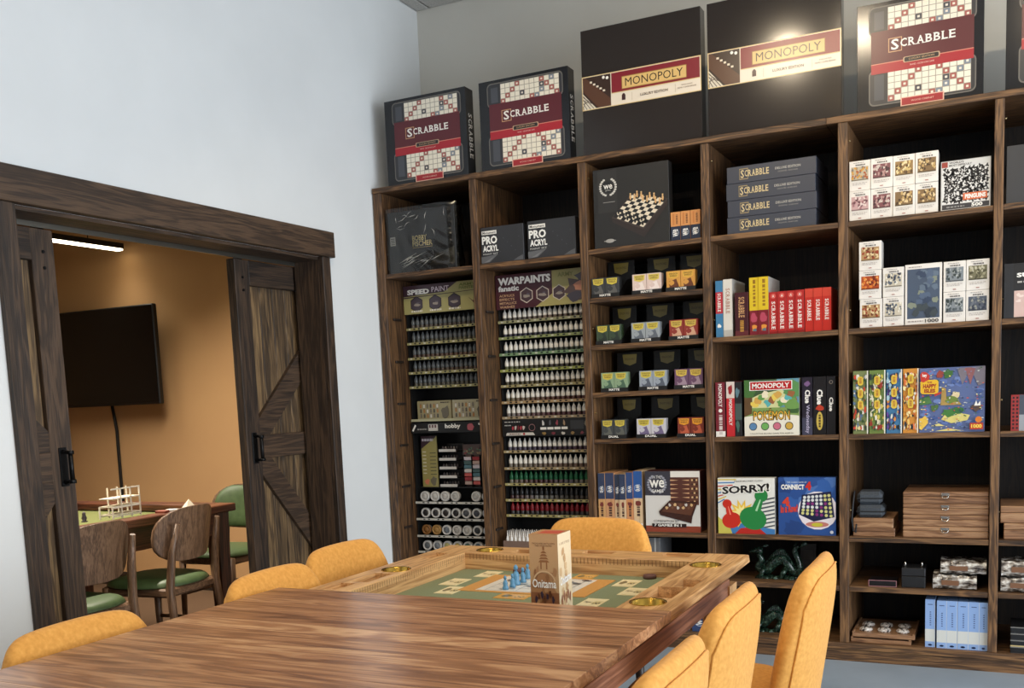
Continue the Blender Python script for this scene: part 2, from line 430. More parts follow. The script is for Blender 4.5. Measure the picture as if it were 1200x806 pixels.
mb = MB(); mb.box(-3.24, 3.75, -3.15, 5.4, -0.1, 0); struct(mb.build('floor', concrete))
mb = MB(); mb.box(-7.75, -3.24, 0.45, 5.4, -0.1, 0); struct(mb.build('floor_far_room', carpet))
mb = MB(); mb.box(-3.24, 3.75, YB, 5.4, 0, 3.6); struct(mb.build('wall_back', paint_grey))
mb = MB()
mb.box(-3.24, XL, -3.0, 2.40, 0, 3.6); mb.box(-3.24, XL, 4.16, YB, 0, 3.6); mb.box(-3.24, XL, 2.40, 4.16, 2.02, 3.6)
struct(mb.build('wall_left', paint_white))
mb = MB(); mb.box(-3.24, 3.75, -3.15, -3.0, 0, 0.35); mb.box(-3.24, 3.75, -3.15, -3.0, 2.65, 3.6); mb.box(-3.24, -0.35, -3.15, -3.0, .35, 2.65); mb.box(2.75, 3.75, -3.15, -3.0, .35, 2.65)
struct(mb.build('wall_rear', paint_dark))
mb = MB(); mb.box(3.6, 3.75, -3.0, YB, 0, 0.15); mb.box(3.6, 3.75, -3.0, YB, 2.75, 3.6); mb.box(3.6, 3.75, -3.0, -2.6, .15, 2.75); mb.box(3.6, 3.75, -.3, .05, .15, 2.75); mb.box(3.6, 3.75, 4.35, YB, .15, 2.75)
struct(mb.build('wall_right', paint_dark))
def shop_window(name, horizontal, a0, a1, z0, z1, at):
    w = thing(name, None, None); struct(w)
    def bx(m_, a, b_, c, d, t=.05):
        if horizontal: m_.box(a, b_, at - t / 2, at + t / 2, c, d)
        else: m_.box(at - t / 2, at + t / 2, a, b_, c, d)
    fr = MB()
    bx(fr, a0, a0 + .06, z0, z1); bx(fr, a1 - .06, a1, z0, z1); bx(fr, a0 + .06, a1 - .06, z0, z0 + .06); bx(fr, a0 + .06, a1 - .06, z1 - .06, z1)
    fr.build('window_frame', black_metal, w)
    n = 3 if a1 - a0 > 4 else 2
    for k in range(n):
        p = MB(); q = (a1 - a0 - .12) / n; bx(p, a0 + .06 + q * k + .01, a0 + .06 + q * (k + 1) - .01, z0 + .06, z1 - .06, .008)
        p.build('pane', clear_film(0.02), w)
        if k:
            mm = MB(); bx(mm, a0 + .06 + q * k - .01, a0 + .06 + q * k + .01, z0 + .06, z1 - .06); mm.build('mullion', black_metal, w)
shop_window('window_1', False, .05, 4.35, .15, 2.75, 3.68)
shop_window('window_3', False, -2.6, -.3, .15, 2.75, 3.68)
shop_window('window_2', True, -.35, 2.75, .35, 2.65, -3.08)
# suspended ceiling: slab above, tiles hung below with joints between them
mb = MB(); mb.box(-3.24, 3.75, -3.15, 5.4, 3.56, 3.7); ceil = struct(mb.build('ceiling', metal_grid))
xs = [XL + .002, -3.0] + [-3.0 + .61 * k for k in range(1, 11)] + [3.598]
ys = [-2.998] + [-2.6 + .61 * k for k in range(0, 13)] + [YB - .002]
for i in range(len(xs) - 1):
    for j in range(len(ys) - 1):
        if xs[i + 1] - xs[i] < .03 or ys[j + 1] - ys[j] < .03: continue
        key = (round(xs[i + 1] - xs[i], 3), round(ys[j + 1] - ys[j], 3))
        if ('tile', key) not in _M:
            t = MB(); t.box(.005, key[0] - .005, .005, key[1] - .005, 0, .02, c=.004); _M[('tile', key)] = t.mesh('ceiling_tile', tile_m)
        put('ceiling_tile', _M[('tile', key)], ceil, (xs[i], ys[j], ZC + .002))
        ceil.location = (0, 0, 0)
# the far room
mb = MB(); mb.box(-7.75, -3.24, YB, 5.4, 0, 3.0); struct(mb.build('wall_far_room_back', paint_tan))
mb = MB(); mb.box(-7.75, -7.6, .6, YB, 0, 3.0); struct(mb.build('wall_far_room_side', paint_tan))
mb = MB(); mb.box(-7.75, -3.24, .45, .6, 0, 3.0); struct(mb.build('wall_far_room_front', paint_tan))
mb = MB(); mb.box(-7.75, -3.24, .45, 5.4, 3.0, 3.1); struct(mb.build('ceiling_far_room', plain((70, 62, 54), .9)))
mb = MB(); mb.box(-7.6, -3.245, 5.238, 5.25, 0, .1, c=.003); struct(mb.build('baseboard_far_room', DOORW('X')))

# door casing and jamb liners
mb = MB(); mb.box(XL, -3.05, 2.325, 4.245, 2.02, 2.146, c=.003); hd = struct(mb.build('trim_1', DOORW('Y')))
mb = MB(); mb.box(-3.24, XL, 2.40, 4.16, 2.004, 2.02); mb.build('soffit_board', DOORW('Y'), hd)
mb = MB(); mb.box(-3.243, -3.235, 2.41, 4.15, 1.985, 2.004); mb.build('door_track', plain((150, 148, 140), .35, 1), hd)
mb = MB(); mb.box(XL, -3.06, 2.337, 2.412, 0, 2.02, c=.003); cl = struct(mb.build('trim_2', DOORW('Z')))
mb = MB(); mb.box(-3.24, XL, 2.40, 2.414, 0, 2.004); mb.build('jamb_liner', DOORW('Z'), cl)
mb = MB(); mb.box(XL, -3.06, 4.148, 4.212, 0, 2.02, c=.003); cr = struct(mb.build('trim_3', DOORW('Z')))
mb = MB(); mb.box(-3.24, XL, 4.146, 4.16, 0, 2.004); mb.build('jamb_liner', DOORW('Z'), cr)

def barn_door(name, y0, y1, apex_low):
    d = thing(name, None, None); struct(d)
    xb, xf = -3.302, -3.276; W = y1 - y0
    n = 8; a = y0 + .095; b_ = y1 - .095
    pm = MB(); pm.box(0, xf - xb, .002, (b_ - a) / n - .002, 0, 1.72, c=.004); pme = pm.mesh('plank', PLANKW('Z'))
    for k in range(n): put('plank', pme, d, (xb, a + (b_ - a) / n * k, .15))
    sm = MB(); sm.box(0, .05, 0, .1, 0, 1.97, c=.003); sme = sm.mesh('stile', DOORW('Z'))
    put('stile', sme, d, (xb, y0, .015)); put('stile', sme, d, (xb, y1 - .1, .015))
    for nm, z0, z1 in (('rail', 1.865, 1.985), ('rail', 1.03, 1.145), ('rail', .015, .17)):
        r = MB(); r.box(xf, xf + .024, y0 + .1, y1 - .1, z0, z1, c=.003); r.build(nm, DOORW('Y'), d)
    ya, yo = (y0 + .1, y1 - .1) if apex_low else (y1 - .1, y0 + .1)
    t = .075 if apex_low else -.075
    for zs, ze in ((1.145, 1.865), (1.03, .17)):
        up = 1 if ze > zs else -1
        pts = [(ya, zs), (ya + t, zs), (yo, ze - up * .08), (yo, ze), (yo - t, ze), (ya, zs + up * .08)]
        br = MB(); br.prism(pts, 'X', xf, xf + .02); br.build('brace', DOORW('Y'), d)
    yh = y0 + .05 if apex_low else y1 - .05
    h = MB(); xh = xb + .05
    h.box(xh, xh + .006, yh - .018, yh + .018, 1.01, 1.16, c=.003)
    h.tube([(xh, yh, 1.025), (xh + .045, yh, 1.03), (xh + .045, yh, 1.14), (xh, yh, 1.145)], .009, 8)
    h.lathe([(.014, 1.022), (.014, 1.036)], 10, (xh + .045, yh, 0)); h.lathe([(.014, 1.134), (.014, 1.148)], 10, (xh + .045, yh, 0))
    h.build('pull_handle', black_metal, d)
    for zz in (1.84, 1.90):
        s = MB(); s.lathe([(.007, xh), (.006, xh + .004)], 8, (0, yh, zz), axis='X'); s.build('bolt', black_metal, d)
    hg = MB(); hg.box(xh - .03, xh - .012, yh - .022, yh + .022, 1.985, 2.003); hg.build('hanger', black_metal, d)
barn_door('door_1', 1.765, 2.712, False)
barn_door('door_2', 3.715, 4.662, True)

# ------------------------------------------------------------------ far room contents
tv = thing('television', 'wide black flat screen TV mounted on the tan wall', 'television', (-5.835, 5.13, 1.332))
mb = MB(); mb.box(-.615, .615, -.02, .02, 0, .685, c=.006); mb.build('casing', plain((16, 15, 15), .4), tv)
mb = MB(); mb.box(-.603, .603, -.0225, -.0195, .016, .673); mb.build('screen', plain((9, 9, 10), .12), tv)
mb = MB(); mb.box(-.2, .2, .02, .118, .2, .5); mb.build('wall_bracket', black_metal, tv)
mb = MB(); mb.tube([(-5.80, 5.21, 1.36), (-5.80, 5.236, 1.15), (-5.803, 5.236, .8), (-5.80, 5.236, .42)], .012, 6); tag(mb.build('power_cable', plain((22, 20, 19), .5)), 'dark cable hanging down the tan wall under the TV', 'cable')
bar = thing('linear_ceiling_light', 'slim glowing linear LED light hung in the tan room', 'light', (-5.54, 0, 2.405))
mb = MB(); mb.box(-.03, .03, 3.55, 5.18, .012, .05, c=.003); mb.build('housing', plain((30, 28, 26), .5), bar)
mb = MB(); mb.box(-.026, .026, 3.56, 5.17, .0, .012); mb.build('diffuser', emit((255, 240, 205), 9), bar)
for yy in (3.8, 4.9):
    mb = MB(); mb.tube([(0, yy, .05), (0, yy, .595)], .003, 6); mb.build('suspension_rod', black_metal, bar)
area_light('linear_light_glow', (-5.54, 4.33, 2.395), (0, 0, -1), .05, 1.55, 6, (1.0, .9, .74), 110).rotation_euler = (0, 0, 0)
added_bar = thing('linear_ceiling_light', 'added unseen linear LED light brightening the tan room from nearer the doorway', 'light', (-4.45, 0, 2.405))  # unseen bar added as the main light on the tan walls
mb = MB(); mb.box(-.03, .03, 2.2, 4.6, .012, .05, c=.003); mb.build('housing', plain((30, 28, 26), .5), added_bar)
mb = MB(); mb.box(-.026, .026, 2.21, 4.59, .0, .012); mb.build('diffuser', emit((255, 240, 205), 9), added_bar)
area_light('linear_light_glow', (-4.45, 3.4, 2.395), (0, 0, -1), .05, 2.3, 74, (1.0, .9, .76), 130).rotation_euler = (0, 0, 0)

ft = thing('game_table', 'dark wooden game table with sunken felt top in the tan room', 'table', (0, 0, 0))
X0, X1, Y0, Y1 = -5.03, -3.79, 2.1, 4.2
DW = lambda a: wood('mahogany_table', (44, 22, 15), (86, 48, 32), (124, 76, 52), a, rough=.35, scale=1.2, bump=.02)
for nm, b4, ax in (('rim_board', (X1 - .12, X1, Y0, Y1), 'Y'), ('rim_board', (X0, X0 + .12, Y0, Y1), 'Y'), ('rim_board', (X0 + .12, X1 - .12, Y1 - .12, Y1), 'X'), ('rim_board', (X0 + .12, X1 - .12, Y0, Y0 + .12), 'X')):
    mb = MB(); mb.box(*b4, .72, .762, c=.005); mb.build(nm, DW(ax), ft)
mb = MB(); mb.box(X0 + .1, X1 - .1, Y0 + .1, Y1 - .1, .70, .716); mb.build('felt', noisy('olive_felt', [(.3, (88, 92, 46)), (.7, (100, 104, 54))], 200, .95), ft)
for b4, ax in (((X1 - .06, X1 - .035, Y0 + .06, Y1 - .06), 'Y'), ((X0 + .035, X0 + .06, Y0 + .06, Y1 - .06), 'Y'), ((X0 + .06, X1 - .06, Y1 - .06, Y1 - .035), 'X'), ((X0 + .06, X1 - .06, Y0 + .035, Y0 + .06), 'X')):
    mb = MB(); mb.box(*b4, .60, .72); mb.build('apron', DW(ax), ft)
for xx in (X0 + .03, X1 - .12):
    for yy in (Y0 + .03, Y1 - .12):
        mb = MB(); mb.hexa([(xx + .015, yy + .015, 0), (xx + .075, yy + .015, 0), (xx + .075, yy + .075, 0), (xx + .015, yy + .075, 0)], [(xx, yy, .72), (xx + .09, yy, .72), (xx + .09, yy + .09, .72), (xx, yy + .09, .72)]); mb.build('leg', DW('Z'), ft)

def slab(name, fo, fi, nu, nv, mat, parent=None):
    """closed pillow between outer and inner surfaces over (s, v) in [-1,1]x[0,1], points crowded towards the borders"""
    V = []; F = []
    S = [math.sin(PI / 2 * (2 * k / nu - 1)) for k in range(nu + 1)]; T = [.5 - .5 * math.cos(PI * k / nv) for k in range(nv + 1)]
    for fn in (fo, fi):
        for t in T:
            for s in S: V.append(fn(s, t))
    n = nu + 1; off = n * (nv + 1)
    for j in range(nv):
        for i in range(nu):
            a = j * n + i; q = (a, a + 1, a + n + 1, a + n); F.append(tuple(reversed(q))); F.append(tuple(off + k for k in q))
    B = [i for i in range(nu)] + [nu + n * j for j in range(nv)] + [nv * n + nu - i for i in range(nu)] + [n * (nv - j) for j in range(nv)]
    for k in range(len(B)):
        a, b_ = B[k], B[(k + 1) % len(B)]; F.append((a, b_, off + b_, off + a))
    me = bpy.data.meshes.new(name); me.from_pydata(V, [], F); me.materials.append(mat)
    me.polygons.foreach_set('use_smooth', [True] * len(F)); me.update()
    # make the winding face outwards
    import bmesh
    bm = bmesh.new(); bm.from_mesh(me); bmesh.ops.remove_doubles(bm, verts=bm.verts, dist=1e-5); bmesh.ops.recalc_face_normals(bm, faces=bm.faces); bm.to_mesh(me); bm.free()
    return put(name, me, parent)

def wooden_chair(label):
    t = thing('dining_chair', label, 'chair', group='wooden chairs in the tan room')
    green = noisy('green_vinyl', [(.3, (66, 84, 50)), (.7, (78, 97, 60))], 30, .45)
    hw, z0, z1 = .215, .545, .815
    def pt(s, v, x):
        # superelliptic outline
        e = (1 - abs(2 * v - 1) ** 2.6) ** (1 / 2.6)
        return (x + .075 * (s * e) ** 2 - .05 * v, hw * s * (.12 + .88 * e), z0 + (z1 - z0) * v)
    slab('backrest', lambda s, v: pt(s, v, -.215), lambda s, v: pt(s, v, -.200), 14, 12, CHAIRW('Z'), t)
    slab('back_pad', lambda s, v: pt(s * .94, .03 + .94 * v, -.199), lambda s, v: pt(s * .94, .03 + .94 * v, -.199 + .022 * max(0, (1 - s ** 6) * (1 - (2 * v - 1) ** 6)) ** .5), 14, 12, green, t)
    for sg in (-1, 1):
        p = MB(); p.tube([(-.245, sg * .19, 0), (-.205, sg * .175, .42), (-.225, sg * .165, .60), (-.262, sg * .15, .74)], [.016, .021, .019, .013], 8); p.build('rear_leg', CHAIRW('Z'), t)
        p = MB(); p.tube([(.19, sg * .19, 0), (.18, sg * .18, .42)], [.014, .021], 8); p.build('leg', CHAIRW('Z'), t)
        p = MB(); p.tube([(-.22, sg * .18, .2), (.184, sg * .184, .2)], .01, 6); p.build('stretcher', CHAIRW('X'), t)
    p = MB(); p.box(-.205, .2, -.19, .19, .38, .425, c=.01); p.build('seat_frame', CHAIRW('X'), t)
    def st(s, v, z):
        x = 2 * v - 1; k = math.sqrt(max(0, 1 - .45 * x * x)); return (.01 + .225 * x * math.sqrt(1 - .35 * s * s), .225 * s * k, z)
    slab('seat', lambda s, v: st(s, v, .426), lambda s, v: st(s, v, .43 + .035 * max(0, (1 - s ** 6) * (1 - (2 * v - 1) ** 6)) ** .5), 14, 14, green, t)
    return t
c0 = wooden_chair('walnut-backed dining chair with green seat beside the opened door edge')
c0.location = (-3.74, 3.02, 0); c0.rotation_euler = (0, 0, PI + .05)
dup(c0, (-3.82, 3.64, 0), PI + .1, 'walnut-backed dining chair with green seat pushed in at the dark game table')
dup(c0, (-4.16, 4.50, 0), -PI / 2 + .05, 'dining chair at the table end showing its green padded front')

cream = plain((222, 212, 190), .6)
rk = thing('miniature_rack', 'small cream display rack of thin bars standing on the dark table', 'rack', (-3.98, 3.56, .762), .12)
for sx in (-.03, .05):
    for sy in (-.1, -.035, .035, .1):
        mb = MB(); mb.box(sx - .003, sx + .003, sy - .003, sy + .003, 0, .15 if sy > -.09 else .06); mb.build('upright_bar', cream, rk)
for zz, sx in ((.012, -.03), (.055, -.03), (.1, .05), (.147, .05), (.012, .05), (.055, .05)):
    mb = MB(); mb.box(sx - .003, sx + .003, -.1, .1, zz - .003, zz + .003); mb.build('cross_bar', cream, rk)
for zz in (.02, .06, .1):
    mb = MB(); mb.box(-.03, .05, -.098, .098, zz - .002, zz + .002); mb.build('rack_shelf', cream, rk)
for i in range(7):
    rr = random.Random(i); mb = MB()
    mb.lathe([(.016, 0), (.016, .004), (.009, .006), (.013, .02), (.008, .032), (.009, .042), (.003, .05)], 8)
    tag(mb.build('painted_miniature', plain([(60, 52, 48), (82, 70, 58), (48, 46, 50)][i % 3], .6), None, (-3.99 - .045 * (i // 4) - .01, 3.20 + .055 * (i % 4) + .02 * (i // 4), .762), rr.random()),
        'tiny painted figure, %s in the cluster beside the cream rack' % ORD[i], 'figurine', 'painted figures on the dark table')
mb = MB(); mb.lathe([(.045, 0), (.001, .05)], 4, smooth=False); tag(mb.build('paper_tent', cream, None, (-3.86, 3.92, .7625), .4), 'folded cream paper tent near the dark table corner', 'paper')
for i, (yy, xx) in enumerate(((3.74, -3.87), (3.80, -3.86))):
    mb = MB(); mb.box(-.03, .03, -.02, .02, 0, .012, c=.002); tag(mb.build('card_stack', plain([(140, 70, 50), (190, 190, 186)][i], .6), None, (xx, yy, .7625), .3), ['small reddish card stack on the dark table rim', 'small pale card stack on the dark table rim'][i], 'cards')

# ================================================================== BOOKCASE
YF = 4.665
COLX = [(-3.081, -3.031), (-2.488, -2.448), (-1.880, -1.840), (-1.264, -1.225), (-.651, -.611), (-.034, .002), (.58, .62)]
BAY = [(COLX[i][1], COLX[i + 1][0]) for i in range(6)]
LA, LB, LC, LD, LE, LBOT, LTOP = 1.984, 1.517, 1.048, .582, .352, .087, 2.433
bc = thing('bookcase', 'tall dark oak bookcase filling the back wall with many open bays', 'bookcase', (0, 0, 0))
for x0, x1 in COLX:
    mb = MB(); mb.box(x0, x1, YF, 5.245, .087, 2.405, c=.002); mb.build('upright', SHELFW('Z'), bc)
mb = MB(); mb.box(-3.081, -.70, YF - .006, 5.245, 2.405, LTOP, c=.002); mb.build('top_board', SHELFW('X'), bc)
mb = MB(); mb.box(-.699, .62, YF - .006, 5.245, 2.405, LTOP, c=.002); mb.build('top_board', SHELFW('X'), bc)
mb = MB(); mb.box(-3.081, .62, YF - .006, 5.245, .056, .087, c=.002); mb.build('bottom_board', SHELFW('X'), bc)
mb = MB(); mb.box(-3.081, .62, YF + .004, YF + .03, 0, .056); mb.build('toe_kick', SHELFW('X'), bc)
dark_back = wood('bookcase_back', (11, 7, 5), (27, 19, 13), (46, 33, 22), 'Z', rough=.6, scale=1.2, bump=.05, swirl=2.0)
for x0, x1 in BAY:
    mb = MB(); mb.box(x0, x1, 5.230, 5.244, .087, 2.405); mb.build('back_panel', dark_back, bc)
def shelf(bay, z):
    x0, x1 = BAY[bay]; mb = MB(); mb.box(x0 + .0005, x1 - .0005, YF + .004, 5.229, z - .024, z, c=.0015); mb.build('shelf', SHELFW('X'), bc)
for b_, zs in ((0, (1.972, LE)), (1, (1.972, LE)), (2, (LA, 1.748, LB, 1.282, LC, LD, LE)), (3, (LA, LB, LC, LD, LE)), (4, (LA, LB, LC, LD, LE)), (5, (LA, LB, LC, LD, LE))):
    for z in zs: shelf(b_, z)
for b_ in (0, 1):
    for k in range(6):
        z = .56 + .233 * k; x0 = BAY[b_][0]
        mb = MB(); mb.box(x0 + .0003, x0 + .011, 4.715, 4.795, z, z + .013, c=.002); mb.build('shelf_cleat', plain((34, 23, 16), .6), bc)
for b_ in (2, 3, 4, 5):
    for k in range(4):
        mb = MB(); x0 = BAY[b_][0]; mb.lathe([(.004, x0), (.004, x0 + .008)], 8, (0, 4.70, [2.33, 1.60, 1.18, .70][k]), axis='X'); mb.build('shelf_pin', plain((170, 150, 110), .3, 1), bc)

# ================================================================== MAIN TABLE
TX0, TX1, TY0, TY1, TZ = -1.78, -.697, .42, 3.062, .76
VX0, VX1, VY0, VY1, VZ = -1.637, -.842, .56, 2.918, .704
gt = thing('gaming_table', 'long walnut gaming table with sunken green vault and brass cup holders', 'table', (0, 0, 0))
def cut(o, cutter_mb):
    """recess pockets and cup wells into a board"""
    c = cutter_mb.build('cutter', plain((120, 80, 50)))
    md = o.modifiers.new('pocket', 'BOOLEAN'); md.operation = 'DIFFERENCE'; md.object = c; md.solver = 'EXACT'
    bpy.context.view_layer.update(); dg = bpy.context.evaluated_depsgraph_get()
    me = bpy.data.meshes.new_from_object(o.evaluated_get(dg)); o.modifiers.clear(); o.data = me
    bpy.data.objects.remove(c)
cups = []; 
def board_profile(w):   # outer edge (at 0) carries a sloping underside
    return [(0, TZ - .022), (.0025, TZ - .0025 + .0005), (.005, TZ), (w - .002, TZ), (w, TZ - .002), (w, VZ - .004), (.045, VZ - .004)]
def cup_cut(m, x, y): m.lathe([(.046, .70), (.046, .80)], 28, (x, y, 0)); cups.append((x, y))
def pocket(m, x0, x1, y0, y1, deep): m.box(x0, x1, y0, y1, TZ - deep, TZ + .05)
rw = .143
# right rim (along y)
def rim(side):
    m = MB(); P = board_profile(rw)
    if side == 'right': m.prism([(TX1 - a, z) for a, z in P], 'Y', TY0, TY1)
    if side == 'left': m.prism([(TX0 + a, z) for a, z in P], 'Y', TY0, TY1)
    if side == 'back': m.prism([(TY1 - a, z) for a, z in P], 'X', TX0 + rw, TX1 - rw)
    if side == 'front': m.prism([(TY0 + a, z) for a, z in P], 'X', TX0 + rw, TX1 - rw)
    return m.build('rim_board', RIMW('Y' if side in ('left', 'right') else 'X'), gt)
r = rim('right'); m = MB(); xc = TX1 - .073
cup_cut(m, xc - .012, 2.855); cup_cut(m, xc - .012, 2.315)
pocket(m, xc - .012, xc + .042, 2.525, 2.625, .02); pocket(m, xc - .05, xc + .03, 2.375, 2.515, .046)
cut(r, m)
r = rim('left'); m = MB(); xc = TX0 + .072
cup_cut(m, xc + .015, 2.575); pocket(m, xc - .02, xc + .045, 2.37, 2.51, .046); pocket(m, xc - .03, xc + .02, 2.255, 2.345, .012); pocket(m, xc - .03, xc + .02, 2.79, 2.90, .012)
cut(r, m)
r = rim('back'); m = MB()
cup_cut(m, -1.575, 2.985); pocket(m, -1.478, -1.385, 2.945, 3.02, .046); pocket(m, -1.235, -1.13, 2.985, 3.045, .012); pocket(m, -.96, -.872, 2.985, 3.045, .012)
cut(r, m)
rim('front')
brass = plain((190, 150, 66), .22, 1.0)
for x, y in cups:
    m = MB(); m.lathe([(.0445, .704), (.0445, .757), (.0475, .7615), (.0465, .7625), (.0425, .759), (.0425, .708), (.001, .707)], 28, (x, y, 0), cap=False); m.build('cup_holder', brass, gt)
felt = noisy('green_felt', [(.3, (112, 118, 86)), (.7, (124, 130, 96))], 260, .95)
m = MB(); m.box(VX0 - .02, VX1 + .02, VY0 - .02, VY1 + .02, VZ - .02, VZ - .0045); m.build('vault_floor', RIMW('Y'), gt)
m = MB(); m.box(VX0 + .001, VX1 - .001, VY0 + .001, VY1 - .001, VZ - .0044, VZ); m.build('felt_mat', felt, gt)
# apron boards and legs
for b4, ax in (((TX1 - .065, TX1 - .040, TY0 + .1, TY1 - .1), 'Y'), ((TX0 + .040, TX0 + .065, TY0 + .1, TY1 - .1), 'Y'), ((TX0 + .1, TX1 - .1, TY1 - .065, TY1 - .04), 'X'), ((TX0 + .1, TX1 - .1, TY0 + .04, TY0 + .065), 'X')):
    m = MB(); m.box(*b4, .645, VZ - .004, c=.002); m.build('apron', APRONW(ax), gt)
for xx in (TX0 + .034, TX1 - .124):
    for yy in (TY0 + .034, TY1 - .124):
        m = MB(); m.hexa([(xx + .02, yy + .02, 0), (xx + .07, yy + .02, 0), (xx + .07, yy + .07, 0), (xx + .02, yy + .07, 0)], [(xx, yy, VZ - .024), (xx + .09, yy, VZ - .024), (xx + .09, yy + .09, VZ - .024), (xx, yy + .09, VZ - .024)]); m.build('leg', RIMW('Z'), gt)
# inch marks along the vault walls
ruler = MB(); k = 0
y = 2.13
while y < VY1 - .01:
    ruler.quad([(VX0 + .0006, y, .752 - (.012 if k % 4 else .02)), (VX0 + .0006, y + .0016, .752 - (.012 if k % 4 else .02)), (VX0 + .0006, y + .0016, .757), (VX0 + .0006, y, .757)])
    y += .0127; k += 1
x = VX0 + .02
while x < VX1 - .01:
    ruler.quad([(x, VY1 - .0006, .738), (x + .0016, VY1 - .0006, .738), (x + .0016, VY1 - .0006, .757), (x, VY1 - .0006, .757)]); x += .0127
ruler.build('ruler_marks', plain((96, 66, 36), .6), gt)['kind'] = 'stuff'
# loose topper leaves lying on the near half: staves glued side by side
top = thing('table_topper', 'walnut table leaf of glued staves covering the near half of the gaming table', 'table leaf', (0, 0, .7625))
y = .40; k = 0; rd = random.Random(5); end = 2.122
while y < end - .03:
    w = rd.uniform(.055, .125); w = min(w, end - y)
    if end - (y + w) < .05: w = end - y
    m = MB(); m.box(-.561, .561, 0, w, 0, .0245, c=.0008); m.build('stave', WALNUT('X'), top, (-1.224, y, 0)); y += w; k += 1

# ------------------------------------------------------------------ mustard chairs
mustard = noisy('mustard_velvet', [(.3, (196, 136, 56)), (.55, (208, 148, 66)), (.75, (216, 158, 76))], 90, .85, bump=.08, sheen=.08)
def arm_chair(label):
    t = thing('upholstered_chair', label, 'chair', group='mustard chairs around the gaming table')
    hw, z0, z1 = .225, .36, .826
    def axis(v): return -.255 - .07 * v
    def base(s, v):
        a = abs(s); y = s * hw * (.86 + .14 * math.sin(PI * min(1, v * 1.1) * .5)) * (1 - .12 * v ** 6 * a ** 2)
        z = z0 + (z1 - z0) * v - v * (.012 * a ** 2 + .07 * a ** 8)
        x = axis(v) + (.055 - .02 * v) * a ** 2.4
        return x, y, z
    def cu(s, v, sg, extra=0.0):
        x, y, z = base(s, v); th = .066 + .018 * (1 - s * s); q = max(0, (1 - abs(s) ** 9) * (1 - v ** 9)) ** .5
        return (x - .014 + th * .5 * (1 + sg * q) + sg * extra, y, z)
    slab('backrest', lambda s, v: cu(s, v, -1), lambda s, v: cu(s, v, 1), 32, 24, mustard, t)
    def edge(s, v): return s * .93, v * (.94 - .07 * s ** 6)       # outline of the outer back panel
    slab('back_panel', lambda s, v: cu(*edge(s, v), -1, .0035), lambda s, v: cu(*edge(s, v), -1, -.006), 26, 20, mustard, t)
    pp = [cu(*edge(-1, k / 10), -1, .003) for k in range(10)] + [cu(*edge(-1 + 2 * k / 24, 1), -1, .003) for k in range(25)] + [cu(*edge(1, 1 - k / 10), -1, .003) for k in range(1, 11)]
    m = MB(); m.tube(pp, .0028, 6); m.build('piping', mustard, t)
    def st(s, v, z):
        u = 2 * v - 1; return (.02 + .21 * u * (1 - .06 * s * s), .222 * s * (1 - .1 * u * u + .04 * u), z)
    slab('seat', lambda s, v: st(s, v, .385 + .02 * (1 - max(0, (1 - s ** 8) * (1 - (2 * v - 1) ** 8)) ** .5)), lambda s, v: st(s, v, .405 + .075 * max(0, (1 - s ** 8) * (1 - (2 * v - 1) ** 8)) ** .4), 18, 18, mustard, t)
    for sx in (-.17, .2):
        for sy in (-.18, .18):
            m = MB(); m.tube([(sx * 1.12, sy * 1.1, 0), (sx, sy, .395)], [.011, .019], 10); m.build('leg', plain((38, 27, 20), .45), t)
    return t
ch = arm_chair('mustard upholstered chair along the window side, farthest of three from the camera')
ch.location = (-.717, 2.68, 0); ch.rotation_euler = (0, 0, PI)
dup(ch, (-.823, 2.205, 0), PI, 'mustard upholstered chair along the window side, middle of three')
dup(ch, (-.806, 1.665, 0), PI, 'mustard upholstered chair along the window side, nearest the bottom edge')
dup(ch, (-1.585, 1.525, 0), 0.02, 'mustard upholstered chair along the doorway side, nearest the camera')
dup(ch, (-1.575, 2.185, 0), 0.03, 'mustard upholstered chair along the doorway side, between two others')
dup(ch, (-1.665, 2.64, 0), -.03, 'mustard upholstered chair along the doorway side, closest to the bookcase')
dup(ch, (-1.325, 3.09, 0), -PI / 2, 'mustard upholstered chair at the table end facing the camera')

# ------------------------------------------------------------------ the game set out in the vault
def onit_front(p):
    tan, br, dk = (196, 156, 112), (150, 100, 62), (98, 58, 36)
    p.rect(0, 0, 1, 1, tan); p.blob(.5, .3, .42, .3, (170, 122, 82)); p.rect(0, 0, 1, .33, (140, 90, 60))
    p.text('TWO PLAYERS BATTLE WITH', .1, .885, .9, .905, dk); p.text('THEIR CHOSEN MASTERS', .2, .86, .8, .88, dk)
    for k in range(4): p.poly([(.5 - .2 + .03 * k, .68 + .035 * k), (.5 + .2 - .03 * k, .68 + .035 * k), (.5 + .12 - .03 * k, .705 + .035 * k), (.5 - .12 + .03 * k, .705 + .035 * k)], br)
    p.rect(.47, .82, .53, .86, br); p.rect(.38, .60, .42, .69, br); p.rect(.58, .60, .62, .69, br)
    for k in range(12):
        rd = random.Random(k); p.blob(rd.uniform(.08, .92), rd.uniform(.2, .6), .06, .05, (150, 104, 68) if k % 2 else (176, 130, 90), seed=k)
    p.ring(.5, .44, .36, .05, (214, 178, 136), 24, a0=.2, a1=PI - .2)
    p.text('Onitama', .08, .385, .92, .485, (250, 246, 238), .015)
    for k in range(7): p.blob(.2 + .1 * k, .25 + .03 * (k % 3), .05, .04, dk if k % 2 else (60, 46, 60), seed=k)
def onit_side(p):
    p.rect(0, 0, 1, 1, (226, 204, 168)); p.text('A GAME OF MOVES', .12, .87, .88, .9, (140, 100, 70))
    for k in range(14):
        rd = random.Random(k + 30); p.blob(rd.uniform(.12, .88), rd.uniform(.05, .8), .1, .05, (206, 172, 130) if k % 2 else (190, 150, 108), seed=k)
    p.text('Onitama', .08, .4, .92, .5, (250, 247, 240), .03, slope=.04)
    for k in range(5): p.blob(.2 + .15 * k, .24 + .04 * (k % 2), .05, .06, (150, 90, 70), seed=k)
